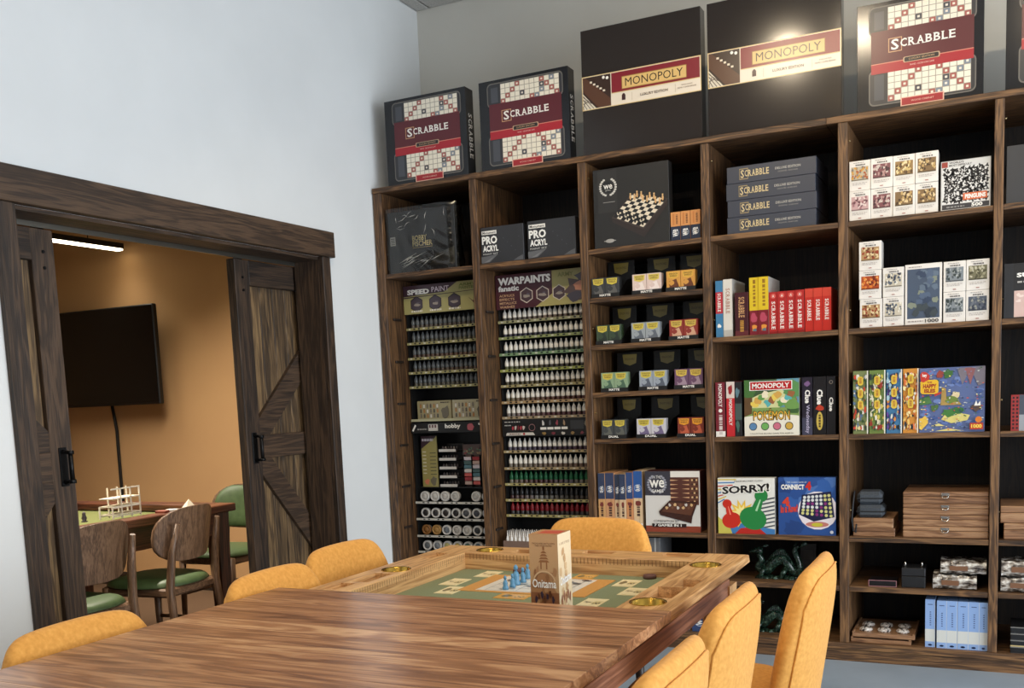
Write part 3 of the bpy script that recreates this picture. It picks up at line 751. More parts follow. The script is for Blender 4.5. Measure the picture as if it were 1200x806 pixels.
def onit_top(p): p.rect(0, 0, 1, 1, (190, 140, 90)); p.rect(.2, .2, .95, .8, (196, 74, 52))
carton('board_game_box', 'tall tan game box standing upright in the table vault', 'game box', -1.087, -1.007, VZ, .93, 2.279, .085, (200, 160, 112), art=onit_front, side=onit_side, top=onit_top)
mat_ = MB(); mat_.box(-1.478, -1.060, 2.575, 2.835, VZ, VZ + .0018)
pm = mat_.build('play_mat', plain((196, 140, 70), .6)); tag(pm, 'orange bordered cloth play mat unrolled on the green felt', 'play mat')
p = Print(.418, .26)
p.rect(.13, .06, .87, .94, (222, 216, 204)); 
for i in range(6):
    p.line((.2 + .12 * i, .1), (.2 + .12 * i, .9), .004, (96, 96, 96)); p.line((.2, .1 + .16 * i), (.8, .1 + .16 * i), .004, (96, 96, 96))
for k in range(26):
    rd = random.Random(k); p.blob(rd.uniform(.16, .84), rd.uniform(.1, .9), .03, .03, [(110, 118, 126), (160, 164, 166), (72, 78, 88)][k % 3], seed=k)
p.build(pm, 'top', (.418, .26, .0018), 'printed_board', off=(-1.269, 2.575, VZ))
def card(name, label, x, y, w, l, rz, c, marks):
    m = MB(); m.box(-w / 2, w / 2, -l / 2, l / 2, 0, .0012); o = m.build(name, plain(c, .5), None, (x, y, VZ), rz); tag(o, label, 'card', 'game cards on the felt')
    p = Print(w, l); p.rect(.06, .05, .94, .95, marks[0]); p.rect(.55, .3, .9, .7, marks[1])
    for k in range(4): p.rect(.58 + .08 * k, .33 + .08 * (k % 2), .64 + .08 * k, .45 + .08 * (k % 2), (60, 50, 40))
    p.text('Tiger', .1, .4, .5, .62, (60, 50, 40)) if marks[2] else p.blob(.3, .5, .15, .25, (120, 110, 80))
    p.build(o, 'top', (w, l, .0012), 'printed_face', off=(0, -l / 2, 0))
cr = (226, 208, 160)
card('game_card', 'cream game card on the felt, near the doorway side wall of the vault', -1.551, 2.694, .064, .106, 0, cr, ((232, 216, 172), (206, 190, 140), 1))
card('game_card', 'cream game card on the felt, closest to the walnut leaf corner', -1.497, 2.572, .064, .106, .03, cr, ((232, 216, 172), (206, 190, 140), 0))
card('game_card', 'cream game card on the felt, behind the orange mat corner', -1.507, 2.86 - .02, .06, .10, 0, cr, ((232, 216, 172), (206, 190, 140), 1))
card('game_card', 'orange game card between the play mat and the walnut leaf', -1.268, 2.535, .1, .066, .0, (204, 150, 70), ((214, 162, 84), (224, 180, 110), 0))
card('game_card', 'cream game card on the felt, farthest on the window side', -1.011, 2.802, .064, .106, 0, cr, ((232, 216, 172), (206, 190, 140), 0))
card('game_card', 'cream game card on the felt, against the window side rim', -.951, 2.686, .064, .106, 0, cr, ((232, 216, 172), (206, 190, 140), 1))
card('game_card', 'cream game card on the felt beside the tall tan box', -1.012, 2.513, .064, .106, 0, cr, ((232, 216, 172), (206, 190, 140), 1))
card('game_card', 'orange game card behind the tall tan box', -1.177, 2.872, .066, .07, 0, (204, 150, 70), ((214, 162, 84), (224, 180, 110), 0))
blue = plain((86, 138, 172), .4)
for i, (x, y, s) in enumerate(((-1.332, 2.615, .85), (-1.325, 2.65, .85), (-1.332, 2.69, 1.25), (-1.328, 2.73, .95), (-1.34, 2.79, .95))):
    m = MB(); q = s
    m.lathe([(.011 * q, 0), (.0115 * q, .006), (.008 * q, .012), (.009 * q, .022 * q), (.0065 * q, .03 * q), (.003, .036 * q)], 10)
    m.lathe([(.002, .036 * q), (.0055 * q, .039 * q), (.0055 * q, .045 * q), (.002, .05 * q)], 8)
    o = m.build('game_pawn', blue, None, (x, y, VZ + .0025)); tag(o, ('taller blue master pawn in the middle of the row on the play mat' if q > 1 else 'small blue pawn, %s in the row from the walnut leaf' % ORD[i]), 'game piece', 'blue pawns on the play mat')
    h = MB(); h.box(-.009 * q, .009 * q, -.003, .003, .020 * q, .026 * q, c=.001); h.build('arms', blue, o)
for i, (x, y) in enumerate(((-1.42, 2.895), (-.97, 2.895))):
    m = MB(); m.lathe([(.02, 0), (.022, .006), (.02, .012), (.004, .014)], 12); tag(m.build('game_token', plain((92, 58, 50), .7), None, (x, y, VZ)), ['dark brown flat token against the far vault wall behind the pawns', 'dark brown flat token against the far vault wall on the window side'][i], 'token')

# warm ceiling spotlights
def spotlight(label, x, y, power, aim=(.1, 1, -.75)):
    lamp = thing('ceiling_spotlight', label, 'lamp', (x, y, 0), 0, 'warm ceiling spotlights')
    m = MB(); m.lathe([(.02, 3.505), (.05, 3.51), (.05, 3.5315)], 16); m.build('ceiling_mount', black_metal, lamp)
    m = MB(); m.lathe([(.0, 3.495), (.054, 3.48), (.054, 3.455), (.06, 3.455), (.06, 3.485), (.02, 3.507)], 20, cap=False); m.build('shade', black_metal, lamp)
    m = MB(); m.lathe([(.002, 3.44), (.02, 3.447), (.032, 3.46), (.025, 3.475), (.002, 3.48)], 14); m.build('bulb', emit((255, 214, 150), 30), lamp)
    ld = bpy.data.lights.new('spotlight_glow', 'SPOT'); ld.energy = power; ld.color = (1.0, .82, .58); ld.shadow_soft_size = .03; ld.spot_size = math.radians(118); ld.spot_blend = .6
    lo = bpy.data.objects.new('spotlight_glow', ld); COL.objects.link(lo); lo.location = (x, y, 3.425); lo.rotation_euler = Vector(aim).to_track_quat('-Z', 'Y').to_euler()
spotlight('black ceiling spotlight with a warm bulb above the table end', -1.26, 2.52, 80, (0, .55, -1))
spotlight('black ceiling spotlight with a warm bulb beside the one above the table end', -.80, 2.58, 34)
spotlight('black ceiling spotlight with a warm bulb toward the windows', .35, 2.5, 50)
spotlight('added black ceiling spotlight with a warm bulb to brighten the near table', -1.15, 1.1, 95, (0, .1, -1))  # unseen lamp added to brighten the table top and chairs
spotlight('black ceiling spotlight with a warm bulb behind the camera', -.95, -1.45, 60)

# ================================================================== GOODS ON THE BOOKCASE
YI = 4.685
INK, WHITE, GOLD, NAVY = (22, 21, 22), (236, 232, 224), (206, 172, 104), (38, 44, 62)
def tiles(p, u0, v0, u1, v1, nu, nv, seed):
    rd = random.Random(seed); p.rect(u0, v0, u1, v1, (160, 150, 134)); z1 = p._z(); z2 = p._z()
    du, dv = (u1 - u0) / nu, (v1 - v0) / nv
    for i in range(nu):
        for j in range(nv):
            d = (i + j) % 5; e = (i - j) % 7
            c = (232, 224, 206)
            if i in (j, nu - 1 - j) or (i == nu // 2 and j == 0): c = (160, 84, 76)
            elif e == 0: c = (120, 130, 142)
            elif (i * 3 + j * 5) % 17 == 0: c = (60, 62, 70)
            p.rect(u0 + du * (i + .06), v0 + dv * (j + .06), u0 + du * (i + .94), v0 + dv * (j + .94), c, z=z1)
            if c != (232, 224, 206): p.rect(u0 + du * (i + .32), v0 + dv * (j + .32), u0 + du * (i + .68), v0 + dv * (j + .68), (226, 214, 198), z=z2)
def art_word(p):
    for v0, v1 in ((.05, .385), (.70, .965)):
        p.rrect(.095, v0, .945, v1, .045, (104, 100, 94)); p.rrect(.105, v0 + .012, .935, v1 - .012, .04, (46, 46, 50)); p.rect(.14, v0 + .05, .22, v1 - .05, (70, 72, 78))
    tiles(p, .25, .075, .905, .36, 12, 5, 1); tiles(p, .25, .725, .905, .945, 12, 4, 2)
    p.rect(.115, .42, .925, .735, (88, 28, 36)); p.rect(.115, .345, .925, .435, (164, 30, 42)); p.rect(.115, .432, .925, .44, (206, 130, 110))
    p.rect(.255, .525, .365, .655, (196, 150, 110)); p.rect(.262, .533, .358, .647, (88, 28, 36))
    p.serif('SCRABBLE', .27, .56, .79, .635, WHITE, big_first=1.35)
    p.rrect(.375, .41, .665, .462, .012, (190, 160, 130)); p.rrect(.385, .416, .655, .456, .01, (34, 26, 28)); p.text('LUXURY EDITION', .42, .428, .62, .446, (196, 160, 120))
    p.text('BRAND - CROSSWORD GAME', .43, .376, .62, .39, (230, 190, 180))
    p.rect(.355, .012, .70, .092, (228, 180, 160)); p.rect(.365, .02, .69, .084, (160, 34, 40)); p.text('WOOD CABINET', .44, .045, .62, .06, (230, 190, 170))
def side_word(p): p.serif('SCRABBLE', .3, .2, .75, .72, (190, 186, 178), rot=-90)
BL = (20, 20, 24)
top_lab = ['black boxed word game with red band on top, nearest the doorway wall', 'black boxed word game with red band on top, beside the brown cartons',
           'black boxed word game with red band on top, catching a golden lamp glow', 'black boxed word game at the picture edge on the bookcase top']
for (x0, x1, d), lb in zip(((-2.990, -2.495, .085), (-2.415, -1.921, .08), (-.572, -.078, .085), (.003, .497, .085)), top_lab):
    carton('word_game_box', lb, 'game box', x0, x1, LTOP, 2.876, YI, d, BL, 'boxed word games on the bookcase top', .17, art_word, side_word)
def art_money(p):
    p.rect(0, .366, 1, .634, (214, 186, 130)); p.rect(.006, .372, .994, .628, (226, 214, 196))
    p.rect(.008, .374, .25, .626, (52, 32, 22)); p.poly([(.008, .626), (.03, .626), (.25, .43), (.25, .374), (.14, .374), (.008, .52)], (84, 52, 34))
    p.poly([(.008, .374), (.12, .374), (.008, .5)], (210, 202, 184))
    for k in range(4): p.line((.01 + .03 * k, .374), (.008, .40 + .028 * k), .005, (60, 40, 30)); p.line((.008, .39 + .028 * k), (.03 + .028 * k, .374 + .02 * (4 - k)), .004, (60, 40, 30))
    for k in range(5): p.rect(.07 + .028 * k, .575 - .02 * k, .09 + .028 * k, .59 - .02 * k, (222, 210, 190))
    p.disc(.19, .605, .012, WHITE); p.disc(.222, .597, .012, WHITE)
    p.rect(.258, .468, .99, .624, (124, 26, 38)); p.rect(.258, .464, .99, .47, (214, 186, 130))
    p.rect(.345, .485, .885, .585, (150, 110, 56)); p.rect(.35, .49, .88, .58, (214, 178, 112))
    p.text('MONOPOLY', .375, .505, .855, .568, (44, 26, 20), 0.0)
    p.rect(.345, .40, .375, .44, (60, 30, 30)); p.disc(.36, .44, .012, (60, 30, 30)); p.rect(.43, .385, .432, .45, (170, 150, 120)); p.rect(.79, .385, .792, .45, (170, 150, 120))
    p.text('LUXURY EDITION', .50, .408, .73, .428, (70, 44, 36), .01); p.text('WORLD\'S FAVORITE', .84, .43, .93, .44, (110, 80, 60)); p.text('FAMILY GAME BRAND', .81, .41, .96, .42, (110, 80, 60))
for (x0, x1), lb in zip(((-1.848, -1.257), (-1.226, -.637)), ('large plain dark brown game carton between a black box and its twin', 'large plain dark brown game carton with a bright lamp reflection')):
    carton('property_game_box', lb, 'game box', x0, x1, LTOP, 3.020, YI, .075, (38, 31, 27), 'brown game cartons on the bookcase top', .14, art_money)

# bay 1 top: shrink-wrapped chess set
def art_wrap(p):
    p.rect(0, 0, .14, 1, (44, 43, 40)); p.rect(.02, .46, .10, .60, (210, 206, 196)); 
    for k in range(4): p.rect(.03, .475 + .03 * k, .09, .49 + .03 * k, (80, 78, 74))
    p.text('BOBBY', .36, .50, .58, .585, (244, 226, 160), .02); p.text('FISCHER', .36, .41, .66, .495, (244, 226, 160), .02); p.rect(.36, .385, .66, .392, (206, 178, 110))
    p.poly([(.6, .08), (.98, .08), (.98, .35), (.7, .25)], (62, 58, 46))
bf = carton('chess_set_box', 'black game box in crinkled shrink wrap on the highest shelf by the doorway', 'game box', -3.012, -2.598, 1.972, 2.30, YI + .01, .07, (30, 29, 27), None, .3, art_wrap)
wr = MB(); nx, nz = 34, 28; rdw = random.Random(3); w, h = .43, .345
folds = [(rdw.uniform(-.3, .3), rdw.uniform(-.1, .4), rdw.uniform(.3, 1.2), rdw.uniform(30, 80), rdw.uniform(0, 6)) for _ in range(7)]
def wz(u, v):
    z = 0
    for cx_, cz_, a, f, ph in folds: z += math.sin((u * math.cos(a) + v * math.sin(a)) * f + ph) * .0045 * math.exp(-((u - cx_) ** 2 + (v - cz_) ** 2) * 9)
    return z + .005 * math.sin(u * 120 + v * 60) * math.exp(-((u + .08) ** 2 + (v - .24) ** 2) * 60)
G = [[(-w / 2 + w * i / nx, -.007 - abs(wz(-w / 2 + w * i / nx, h * j / nz)) + (.02 * (max(0, i - 30) / 4)), .001 + h * j / nz) for i in range(nx + 1)] for j in range(nz + 1)]
wr.rings(G, close_u=False, cap=False)
wr.rings([[(w / 2 + .012 * math.sin(k * 1.7 + j), .012 + .075 * k / 6, .001 + (h - .02 * k / 6) * j / 10 + .004 * math.sin(k * 2.1)) for k in range(7)] for j in range(11)], close_u=False, cap=False)
film = clear_film(.09); wr.build('shrink_wrap', film, bf)
rdc = random.Random(12)
glint_m = plain((206, 204, 192), .12)  # pale tubes stand in for bright highlights along the film's creases
for k in range(26):
    if k < 11: a_ = (rdc.uniform(-.15, .04), rdc.uniform(.012, .06)); b2 = (a_[0] + rdc.uniform(.08, .15), a_[1] + rdc.uniform(.02, .07))
    elif k < 20: a_ = (rdc.uniform(-.15, .08), rdc.uniform(.215, .31)); b2 = (a_[0] + rdc.uniform(.02, .06), a_[1] + rdc.uniform(-.02, .025))
    else: a_ = (rdc.uniform(-.2, .19), rdc.uniform(.02, .3)); b2 = (a_[0] + rdc.uniform(-.02, .02), a_[1] + rdc.uniform(.02, .05))
    m = MB(); mid_ = ((a_[0] + b2[0]) / 2 + rdc.uniform(-.008, .008), (a_[1] + b2[1]) / 2 + rdc.uniform(-.008, .008)); m.tube([(a_[0], -.009, a_[1]), (mid_[0], -.011, mid_[1]), (b2[0], -.009, min(.34, b2[1]))], [.0002, .0013, .0002], 5); m.build('crease_glint', glint_m, bf)
# bay 2 top: two dark paint set boxes
def art_pro(p):
    p.rect(.03, .80, .38, .90, WHITE); p.text('Monument', .05, .815, .36, .885, (30, 30, 32), .02)
    p.text('PRO', .03, .535, .39, .755, (240, 238, 232), .04); p.text('ACRYL', .05, .33, .41, .50, (240, 238, 232), .04); p.text('PAINT SET', .05, .245, .40, .285, (200, 198, 192), .01)
    p.poly([(0, .02), (.2, .04), (.36, .2), (.4, .24), (.1, .2), (0, .2)], (96, 96, 98)); p.poly([(.75, .02), (.98, .02), (.98, .16), (.86, .1)], (88, 88, 90)); p.poly([(.05, .03), (.18, .05), (.3, .18)], (120, 120, 122))
    for k in range(6): p.blob(.45 + .09 * k, .3 + .12 * ((k * 3) % 4), .012, .015, (70, 70, 74), seed=k)
carton('paint_set_box', 'dark paint set box with white lettering, nearer the doorway of the pair', 'paint set', -2.442, -2.196, 1.972, 2.157, YI, .2, (45, 45, 48), 'dark paint set boxes', .4, art_pro)
carton('paint_set_box', 'dark paint set box with white lettering, nearer the chess box of the pair', 'paint set', -2.172, -1.908, 1.972, 2.160, YI, .2, (45, 45, 48), 'dark paint set boxes', .4, art_pro)
# bay 3 top: chess set box and three small boxes
def laurel(p, u, v, r, c):
    for sg in (-1, 1):
        for k in range(9):
            a = -PI / 2 + sg * (.35 + .28 * k); p.ell(u + r * math.cos(a), v + r * p.w / p.h * math.sin(a), r * .17, r * .13 * p.w / p.h, c, 8)
def art_chess(p):
    p.rect(0, 0, .03, 1, (36, 34, 32)); p.rect(.06, .45, .32, .98, (46, 43, 40))
    laurel(p, .2, .77, .105, (200, 196, 188)); p.disc(.2, .77, .075, (28, 27, 26)); p.text('we', .14, .745, .26, .80, WHITE, .012); p.text('games', .165, .715, .235, .735, (200, 196, 188))
    p.rect(.13, .575, .29, .582, (150, 146, 140)); p.ell(.21, .09, .06, .025, (160, 156, 150)); p.rect(.13, .085, .29, .095, (160, 156, 150))
    A, B, C_, D = Vector((.26, .385)), Vector((.66, .215)), Vector((.97, .53)), Vector((.52, .63))
    p.poly([(.24, .37), (.66, .18), (.98, .52), (.98, .46), (.67, .09), (.25, .32)], (50, 40, 36)); p.poly([(.24, .375), (.66, .185), (.99, .53), (.52, .65)], (66, 54, 48))
    z = p._z()
    def q(a, b_): e = A.lerp(B, a); f = D.lerp(C_, a); return tuple(e.lerp(f, b_))
    for i in range(8):
        for j in range(8): p.poly([q(i / 8, j / 8), q((i + 1) / 8, j / 8), q((i + 1) / 8, (j + 1) / 8), q(i / 8, (j + 1) / 8)], (222, 208, 184) if (i + j) % 2 else (26, 24, 24), z=z)
    for i in range(8):
        for j in range(2):
            u, v = q((i + .5) / 8, (j + .5) / 8); p.ell(u, v + .02, .014, .03, (20, 18, 18), 8)
            if (i + j) % 3: u, v = q((i + .5) / 8, (7.5 - j) / 8); p.ell(u, v + .03, .013, .035, (214, 170, 116), 8); p.disc(u, v + .07, .011, (220, 180, 128), 8)
carton('chess_set_box', 'black box printed with a wooden chess board on the highest shelf', 'game box', -1.806, -1.424, LA, 2.361, YI, .06, (36, 34, 32), None, .36, art_chess)
def art_small(p):
    p.rect(0, 0, 1, .5, NAVY); p.rect(0, .5, 1, 1, (206, 142, 84)); p.rect(.2, .55, .4, .95, (190, 122, 66)); p.text('we', .2, .15, .75, .4, WHITE, .012, rot=90); p.ring(.5, .27, .3, .04, (190, 196, 206), 12); p.greek(.55, .58, .75, .92, (120, 76, 46), 3, 1)
for k in range(3):
    carton('travel_game_box', 'small orange and navy travel game box, %s of three beside the chess box' % ORD[k], 'game box', -1.418 + .0485 * k, -1.372 + .0485 * k, LA, 2.117, YI, .12, (200, 136, 80), 'small orange and navy boxes', .4, art_small)

# bay 3: card sleeve displays
def sleeve_art(c1, c2, lab):
    def f(p):
        p.rect(0, 0, 1, 1, c1); p.blob(.5, .3, .42, .28, c2, seed=3); p.blob(.35, .4, .2, .12, c1, seed=9)
        p.poly([(.1, .95), (.9, .95), (.86, .68), (.5, .60), (.14, .68)], lab); p.text('DRAGON', .2, .82, .8, .91, (96, 70, 30), .02); p.text('SHIELD', .24, .71, .76, .8, (96, 70, 30), .02)
    return f
YEL = (206, 186, 70)
rows = [(1.748, ((-1.833, -1.688), (-1.619, -1.473), (-1.447, -1.305)), ('MATTE',) * 3,
         (((52, 52, 52), (92, 90, 86), YEL, 'charcoal'), ((220, 196, 186), (238, 222, 214), (214, 190, 86), 'pink'), ((208, 150, 70), (104, 56, 30), (216, 170, 70), 'orange'))),
        (LB, ((-1.815, -1.684), (-1.631, -1.486), (-1.438, -1.297)), ('MATTE',) * 3,
         (((54, 70, 48), (34, 46, 34), YEL, 'forest green'), ((150, 156, 160), (96, 102, 110), YEL, 'silver'), ((140, 50, 40), (206, 160, 130), (206, 176, 80), 'red'))),
        (1.282, ((-1.797, -1.658), (-1.597, -1.457), (-1.418, -1.277)), ('MATTE',) * 3,
         (((136, 160, 126), (72, 100, 78), YEL, 'mint green'), ((150, 158, 168), (84, 90, 102), YEL, 'steel blue'), ((104, 72, 98), (160, 136, 150), (210, 180, 80), 'purple'))),
        (LC, ((-1.804, -1.672), (-1.617, -1.468), (-1.408, -1.277)), ('DUAL',) * 3,
         (((60, 62, 62), (92, 92, 84), YEL, 'dark grey'), ((196, 192, 198), (110, 96, 130), YEL, 'white and purple'), ((120, 46, 30), (186, 90, 60), (224, 150, 40), 'fiery red')))]
for ri, (z, xs_, words_, cs) in enumerate(rows):
    for k in range(3):
        x0, x1 = xs_[k]; w = x1 - x0; c1, c2, lab, nm = cs[k]
        o = thing('card_sleeve_display', 'black card display tray holding %s card sleeve boxes' % nm, 'display tray', ((x0 + x1) / 2, YI - .004, z), 0, 'card sleeve displays')
        t = MB(); t.box(-w / 2 - .002, w / 2 + .002, 0, .25, 0, .004); t.box(-w / 2 - .002, w / 2 + .002, 0, .003, .004, .02)
        for sx in (-w / 2 - .002, w / 2 + .0005): t.prism([(.003, .004), (.25, .004), (.25, .11), (.12, .09), (.003, .02)], 'X', sx, sx + .0015)
        tr = t.build('tray', plain((20, 19, 19), .45), o)
        p = Print(w, .02); p.text(words_[k], .3, .3, .7, .85, WHITE, .04); p.build(tr, 'front', (w, .25, .02), 'lettering')
        hd_ = MB(); hd_.box(-w / 2, w / 2, .246, .2495, .004, .2); hc = hd_.build('header_card', plain((20, 19, 19), .45), o)
        p = Print(w, .2); p.poly([(.22, .95), (.78, .95), (.74, .72), (.5, .66), (.26, .72)], (150, 130, 56)); p.text('DRAGON SHIELD', .3, .8, .7, .86, (80, 60, 26)); p.build(hc, 'front', (w, .25, .2), 'gold_label', off=(0, .246, 0))
        for s_ in (0, 1):
            a = x0 + w / 2 * s_ + .001; b_ = a + w / 2 - .002
            carton('card_sleeve_box', '%s card sleeve box with yellow label, %s of its tray pair' % (nm, ('doorway side', 'window side')[s_]), 'sleeve box', a, b_, z + .0045, z + .0965, YI + .0005, .045, c1, 'card sleeve boxes', .25, sleeve_art(c1, c2, lab))
# bay 3, row of upright wooden game boxes
def art_we_spine(c, col, ck):
    def f(p):
        p.rect(0, .55, 1, 1, c); p.rect(0, 0, 1, .55, col); p.rect(.55, 0, .7, .55, tuple(int(x * .93) for x in col)); p.text('we', .25, .66, .75, .78, WHITE, .012, rot=-90)
        p.ring(.5, .72, .36, .05, (150, 170, 200), 12); p.greek(.35, .25, .7, .48, (70, 44, 34), int(c[2]), 1); p.blob(.5, .46, .3, .04, (120, 52, 44), seed=c[1])
        if ck:
            p.rect(0, 0, 1, .13, WHITE); z = p._z()
            for i in range(4):
                for j in range(4):
                    if (i + j) % 2: p.rect(i / 4, j * .0325, (i + 1) / 4, (j + 1) * .0325, INK, z=z)
    return f
sp = [(-1.832, -1.796, .875), (-1.794, -1.748, .876), (-1.746, -1.719, .868), (-1.717, -1.685, .87), (-1.683, -1.648, .878), (-1.646, -1.600, .884)]
sc_ = [((50, 60, 86), (206, 158, 104)), ((52, 62, 92), (200, 148, 104)), ((46, 54, 76), (212, 180, 140)), ((48, 58, 84), (216, 184, 146)), ((46, 70, 118), (204, 140, 92)), ((40, 84, 150), (220, 190, 150))]
for k, ((a, b_, z), (c1, c2)) in enumerate(zip(sp, sc_)):
    carton('wooden_game_box', 'upright navy-topped wood print game box, %s from the paint racks' % ORD[k], 'game box', a, b_, LD, z, YI + .004 * (k % 3), .22, c2, 'navy-topped game boxes', .35, art_we_spine(c1, c2, k == 5))
def art_combo(p):
    p.rect(0, 0, 1, 1, (214, 210, 204)); p.rect(0, 0, 1, .1, (140, 62, 42)); p.rect(0, .6, .47, 1, (54, 52, 62)); p.rect(.47, .9, 1, 1, (226, 220, 210))
    p.text('IN THE', .14, .88, .3, .93, WHITE); laurel(p, .22, .79, .16, (150, 150, 160)); p.text('we', .08, .73, .36, .86, WHITE, .02); p.text('GAMES', .12, .65, .34, .70, WHITE, .02)
    p.rect(.47, .45, .98, .9, (84, 46, 36)); p.rect(.82, .45, .98, .9, (96, 58, 44))
    for k in range(6):
        v = .49 + .07 * k; p.poly([(.47, v), (.62, v + .012), (.47, v + .024)], (206, 160, 120)); p.poly([(.81, v), (.68, v + .012), (.81, v + .024)], (206, 160, 120))
        for j in range(3): p.rect(.85 + .04 * j, v, .88 + .04 * j, v + .03, (216, 180, 130) if (j + k) % 2 else (60, 34, 26))
    p.poly([(.25, .34), (.45, .52), (.96, .50), (.86, .26), (.84, .15), (.27, .28)], (58, 30, 22)); p.poly([(.3, .34), (.46, .49), (.92, .47), (.83, .28)], (92, 54, 38))
    for k in range(10): p.blob(.4 + .05 * k, .40 + .05 * (k % 2), .025, .025, [(206, 170, 120), (200, 196, 190), (110, 72, 50)][k % 3], seed=k)
    p.text('COMBINATION SET', .15, .165, .62, .2, (70, 60, 60)); p.rect(.12, .085, .75, .14, (40, 26, 26)); p.text('7 GAMES IN 1', .16, .092, .66, .134, WHITE, .03)
carton('wooden_game_box', 'white and brown combination game set box showing an open backgammon case', 'game box', -1.581, -1.303, LD, .884, YI, .12, (84, 44, 36), None, .35, art_combo)
carton('storage_box', 'glossy grey box on the low shelf behind the end chair', 'box', -1.80, -1.516, LE, .549, YI + .01, .2, (96, 96, 98), None, .18, lambda p: (p.rect(.9, 0, .93, 1, (150, 150, 150)), p.greek(.6, .6, .85, .7, (150, 150, 150))))
def art_we_low(p): p.rect(0, 0, .9, 1, (52, 70, 112)); p.rect(.9, 0, 1, 1, WHITE); p.text('we', .25, .3, .65, .72, WHITE, .015, rot=90); p.ring(.45, .5, .3, .04, (190, 200, 216), 14, .6, 2 * PI - .6)
carton('wooden_game_box', 'navy game box with white emblem on the lowest shelf under the table edge', 'game box', -1.356, -1.275, LBOT, .195, YI, .25, (52, 70, 112), None, .35, art_we_low)
carton('wooden_game_box', 'pale and navy game box beside the emblem box on the lowest shelf', 'game box', -1.46, -1.375, LBOT, .125, YI + .01, .25, (200, 200, 204), None, .35, lambda p: (p.rect(.5, 0, 1, 1, (52, 70, 112)), p.text('we', .6, .3, .9, .7, WHITE, .04)))

# bay 4
def art_deluxe(p):
    p.rect(.145, .18, .245, .84, (150, 132, 96)); p.rect(.152, .24, .238, .78, (50, 54, 68)); p.serif('SCRABBLE', .155, .34, .485, .72, (206, 186, 140), big_first=1.3)
    p.text('DELUXE EDITION', .55, .52, .83, .66, (190, 186, 176), .01); p.text('CROSSWORD - BOARD GAME', .58, .34, .80, .42, (150, 148, 142))
for k in range(4):
    dx = (0, .003, -.002, .002)[k]
    carton('word_game_box', 'flat slate blue word game box, %s in the stack of four' % ('lowest', 'second lowest', 'third lowest', 'topmost')[k], 'game box', -1.148 + dx, -.748 + dx, LA + .0005 + .0755 * k, LA + .0750 + .0755 * k, YI, .34, (54, 58, 70), 'stacked slate blue boxes', .4, art_deluxe)
RED, DRED = (172, 40, 38), (96, 26, 32)
def spine(base, bands=(), txt='', tc=WHITE, tv=(.3, .9), tu=(.28, .72), bold=.02, serif=False, extra=None):
    def f(p):
        p.rect(0, 0, 1, 1, base)
        for v0, v1, c in bands: p.rect(0, v0, 1, v1, c)
        if txt: (p.serif(txt, tu[0], tv[0], tu[1], tv[1], tc, rot=-90) if serif else p.text(txt, tu[0], tv[0], tu[1], tv[1], tc, bold, rot=-90))
        if extra: extra(p)
    return f
mark = lambda c, v=.12, r=.28: (lambda p: p.blob(.5, v, r, r * p.w / p.h, c))
b4 = [(-1.209, -1.175, .262, (64, 120, 160), spine((64, 120, 160), [(.42, .8, (176, 44, 52))], 'SCRABBLE', WHITE, (.45, .78), serif=True, extra=mark(WHITE, .2)), 'blue and red spined word game box'),
      (-1.173, -1.131, .266, (214, 208, 198), spine((214, 208, 198), [(.0, .12, (180, 176, 168))], 'SCRABBLE', (170, 120, 100), (.4, .85), serif=True), 'white spined word game box'),
      (-1.118, -1.057, .20, DRED, spine((64, 24, 30), [(0, .12, (96, 40, 44))], 'SCRABBLE', (206, 160, 110), (.42, .9), serif=True, extra=lambda p: p.greek(.38, .1, .66, .36, (190, 140, 60), 7, 1)), 'maroon spined word game box'),
      (-1.051, -1.009, .263, (216, 184, 40), spine((216, 184, 40), [(0, .43, (120, 30, 40))], '', (110, 70, 20), (.5, .95), extra=lambda p: (p.blob(.5, .3, .3, .1, (176, 70, 90)), p.blob(.5, .12, .3, .05, (216, 140, 60)), p.blob(.55, .09, .2, .025, (90, 110, 120)), p.greek(.4, .5, .68, .96, (150, 110, 30), 4, 1))), 'yellow and dark red spined game box'),
      (-1.008, -.963, .263, (216, 184, 40), spine((216, 184, 40), [(0, .43, (120, 30, 40))], '', (110, 70, 20), (.5, .95), extra=lambda p: (p.blob(.5, .3, .3, .1, (176, 70, 90)), p.blob(.5, .12, .3, .05, (216, 140, 60)), p.blob(.55, .09, .2, .025, (90, 110, 120)), p.greek(.4, .5, .68, .96, (150, 110, 30), 4, 1))), 'yellow and dark red spined game box')]
for k in range(4): b4.append((-.961 + .0397 * k, -.9225 + .0397 * k, .190, RED, spine(RED, [(.0, .06, (140, 30, 30))], 'SCRABBLE', WHITE, (.1, .78), serif=True, extra=lambda p: (p.disc(.5, .9, .3, (206, 90, 80)), p.text('A', .38, .87, .62, .93, WHITE))), 'red spined word game box with tile mark'))
for k in range(3): b4.append((-.800 + .0385 * k, -.7625 + .0385 * k, .192, (186, 44, 34), spine((186, 44, 34), [(.8, 1, (200, 66, 50))], 'SCRABBLE', WHITE, (.25, .74), serif=True), 'bright red spined word game box'))
for k, (a, b_, h, c, art, lb) in enumerate(b4):
    carton('word_game_box', '%s, %s along its shelf' % (lb, ORD[k]), 'game box', a, b_, LB, LB + h, YI + .003 * (k % 2), .2 if h < .25 else .26, c, 'spines on the word game shelf', .35, art, side=(lambda p: p.rect(0, 0, 1, 1, (186, 182, 174))) if h > .26 else None)
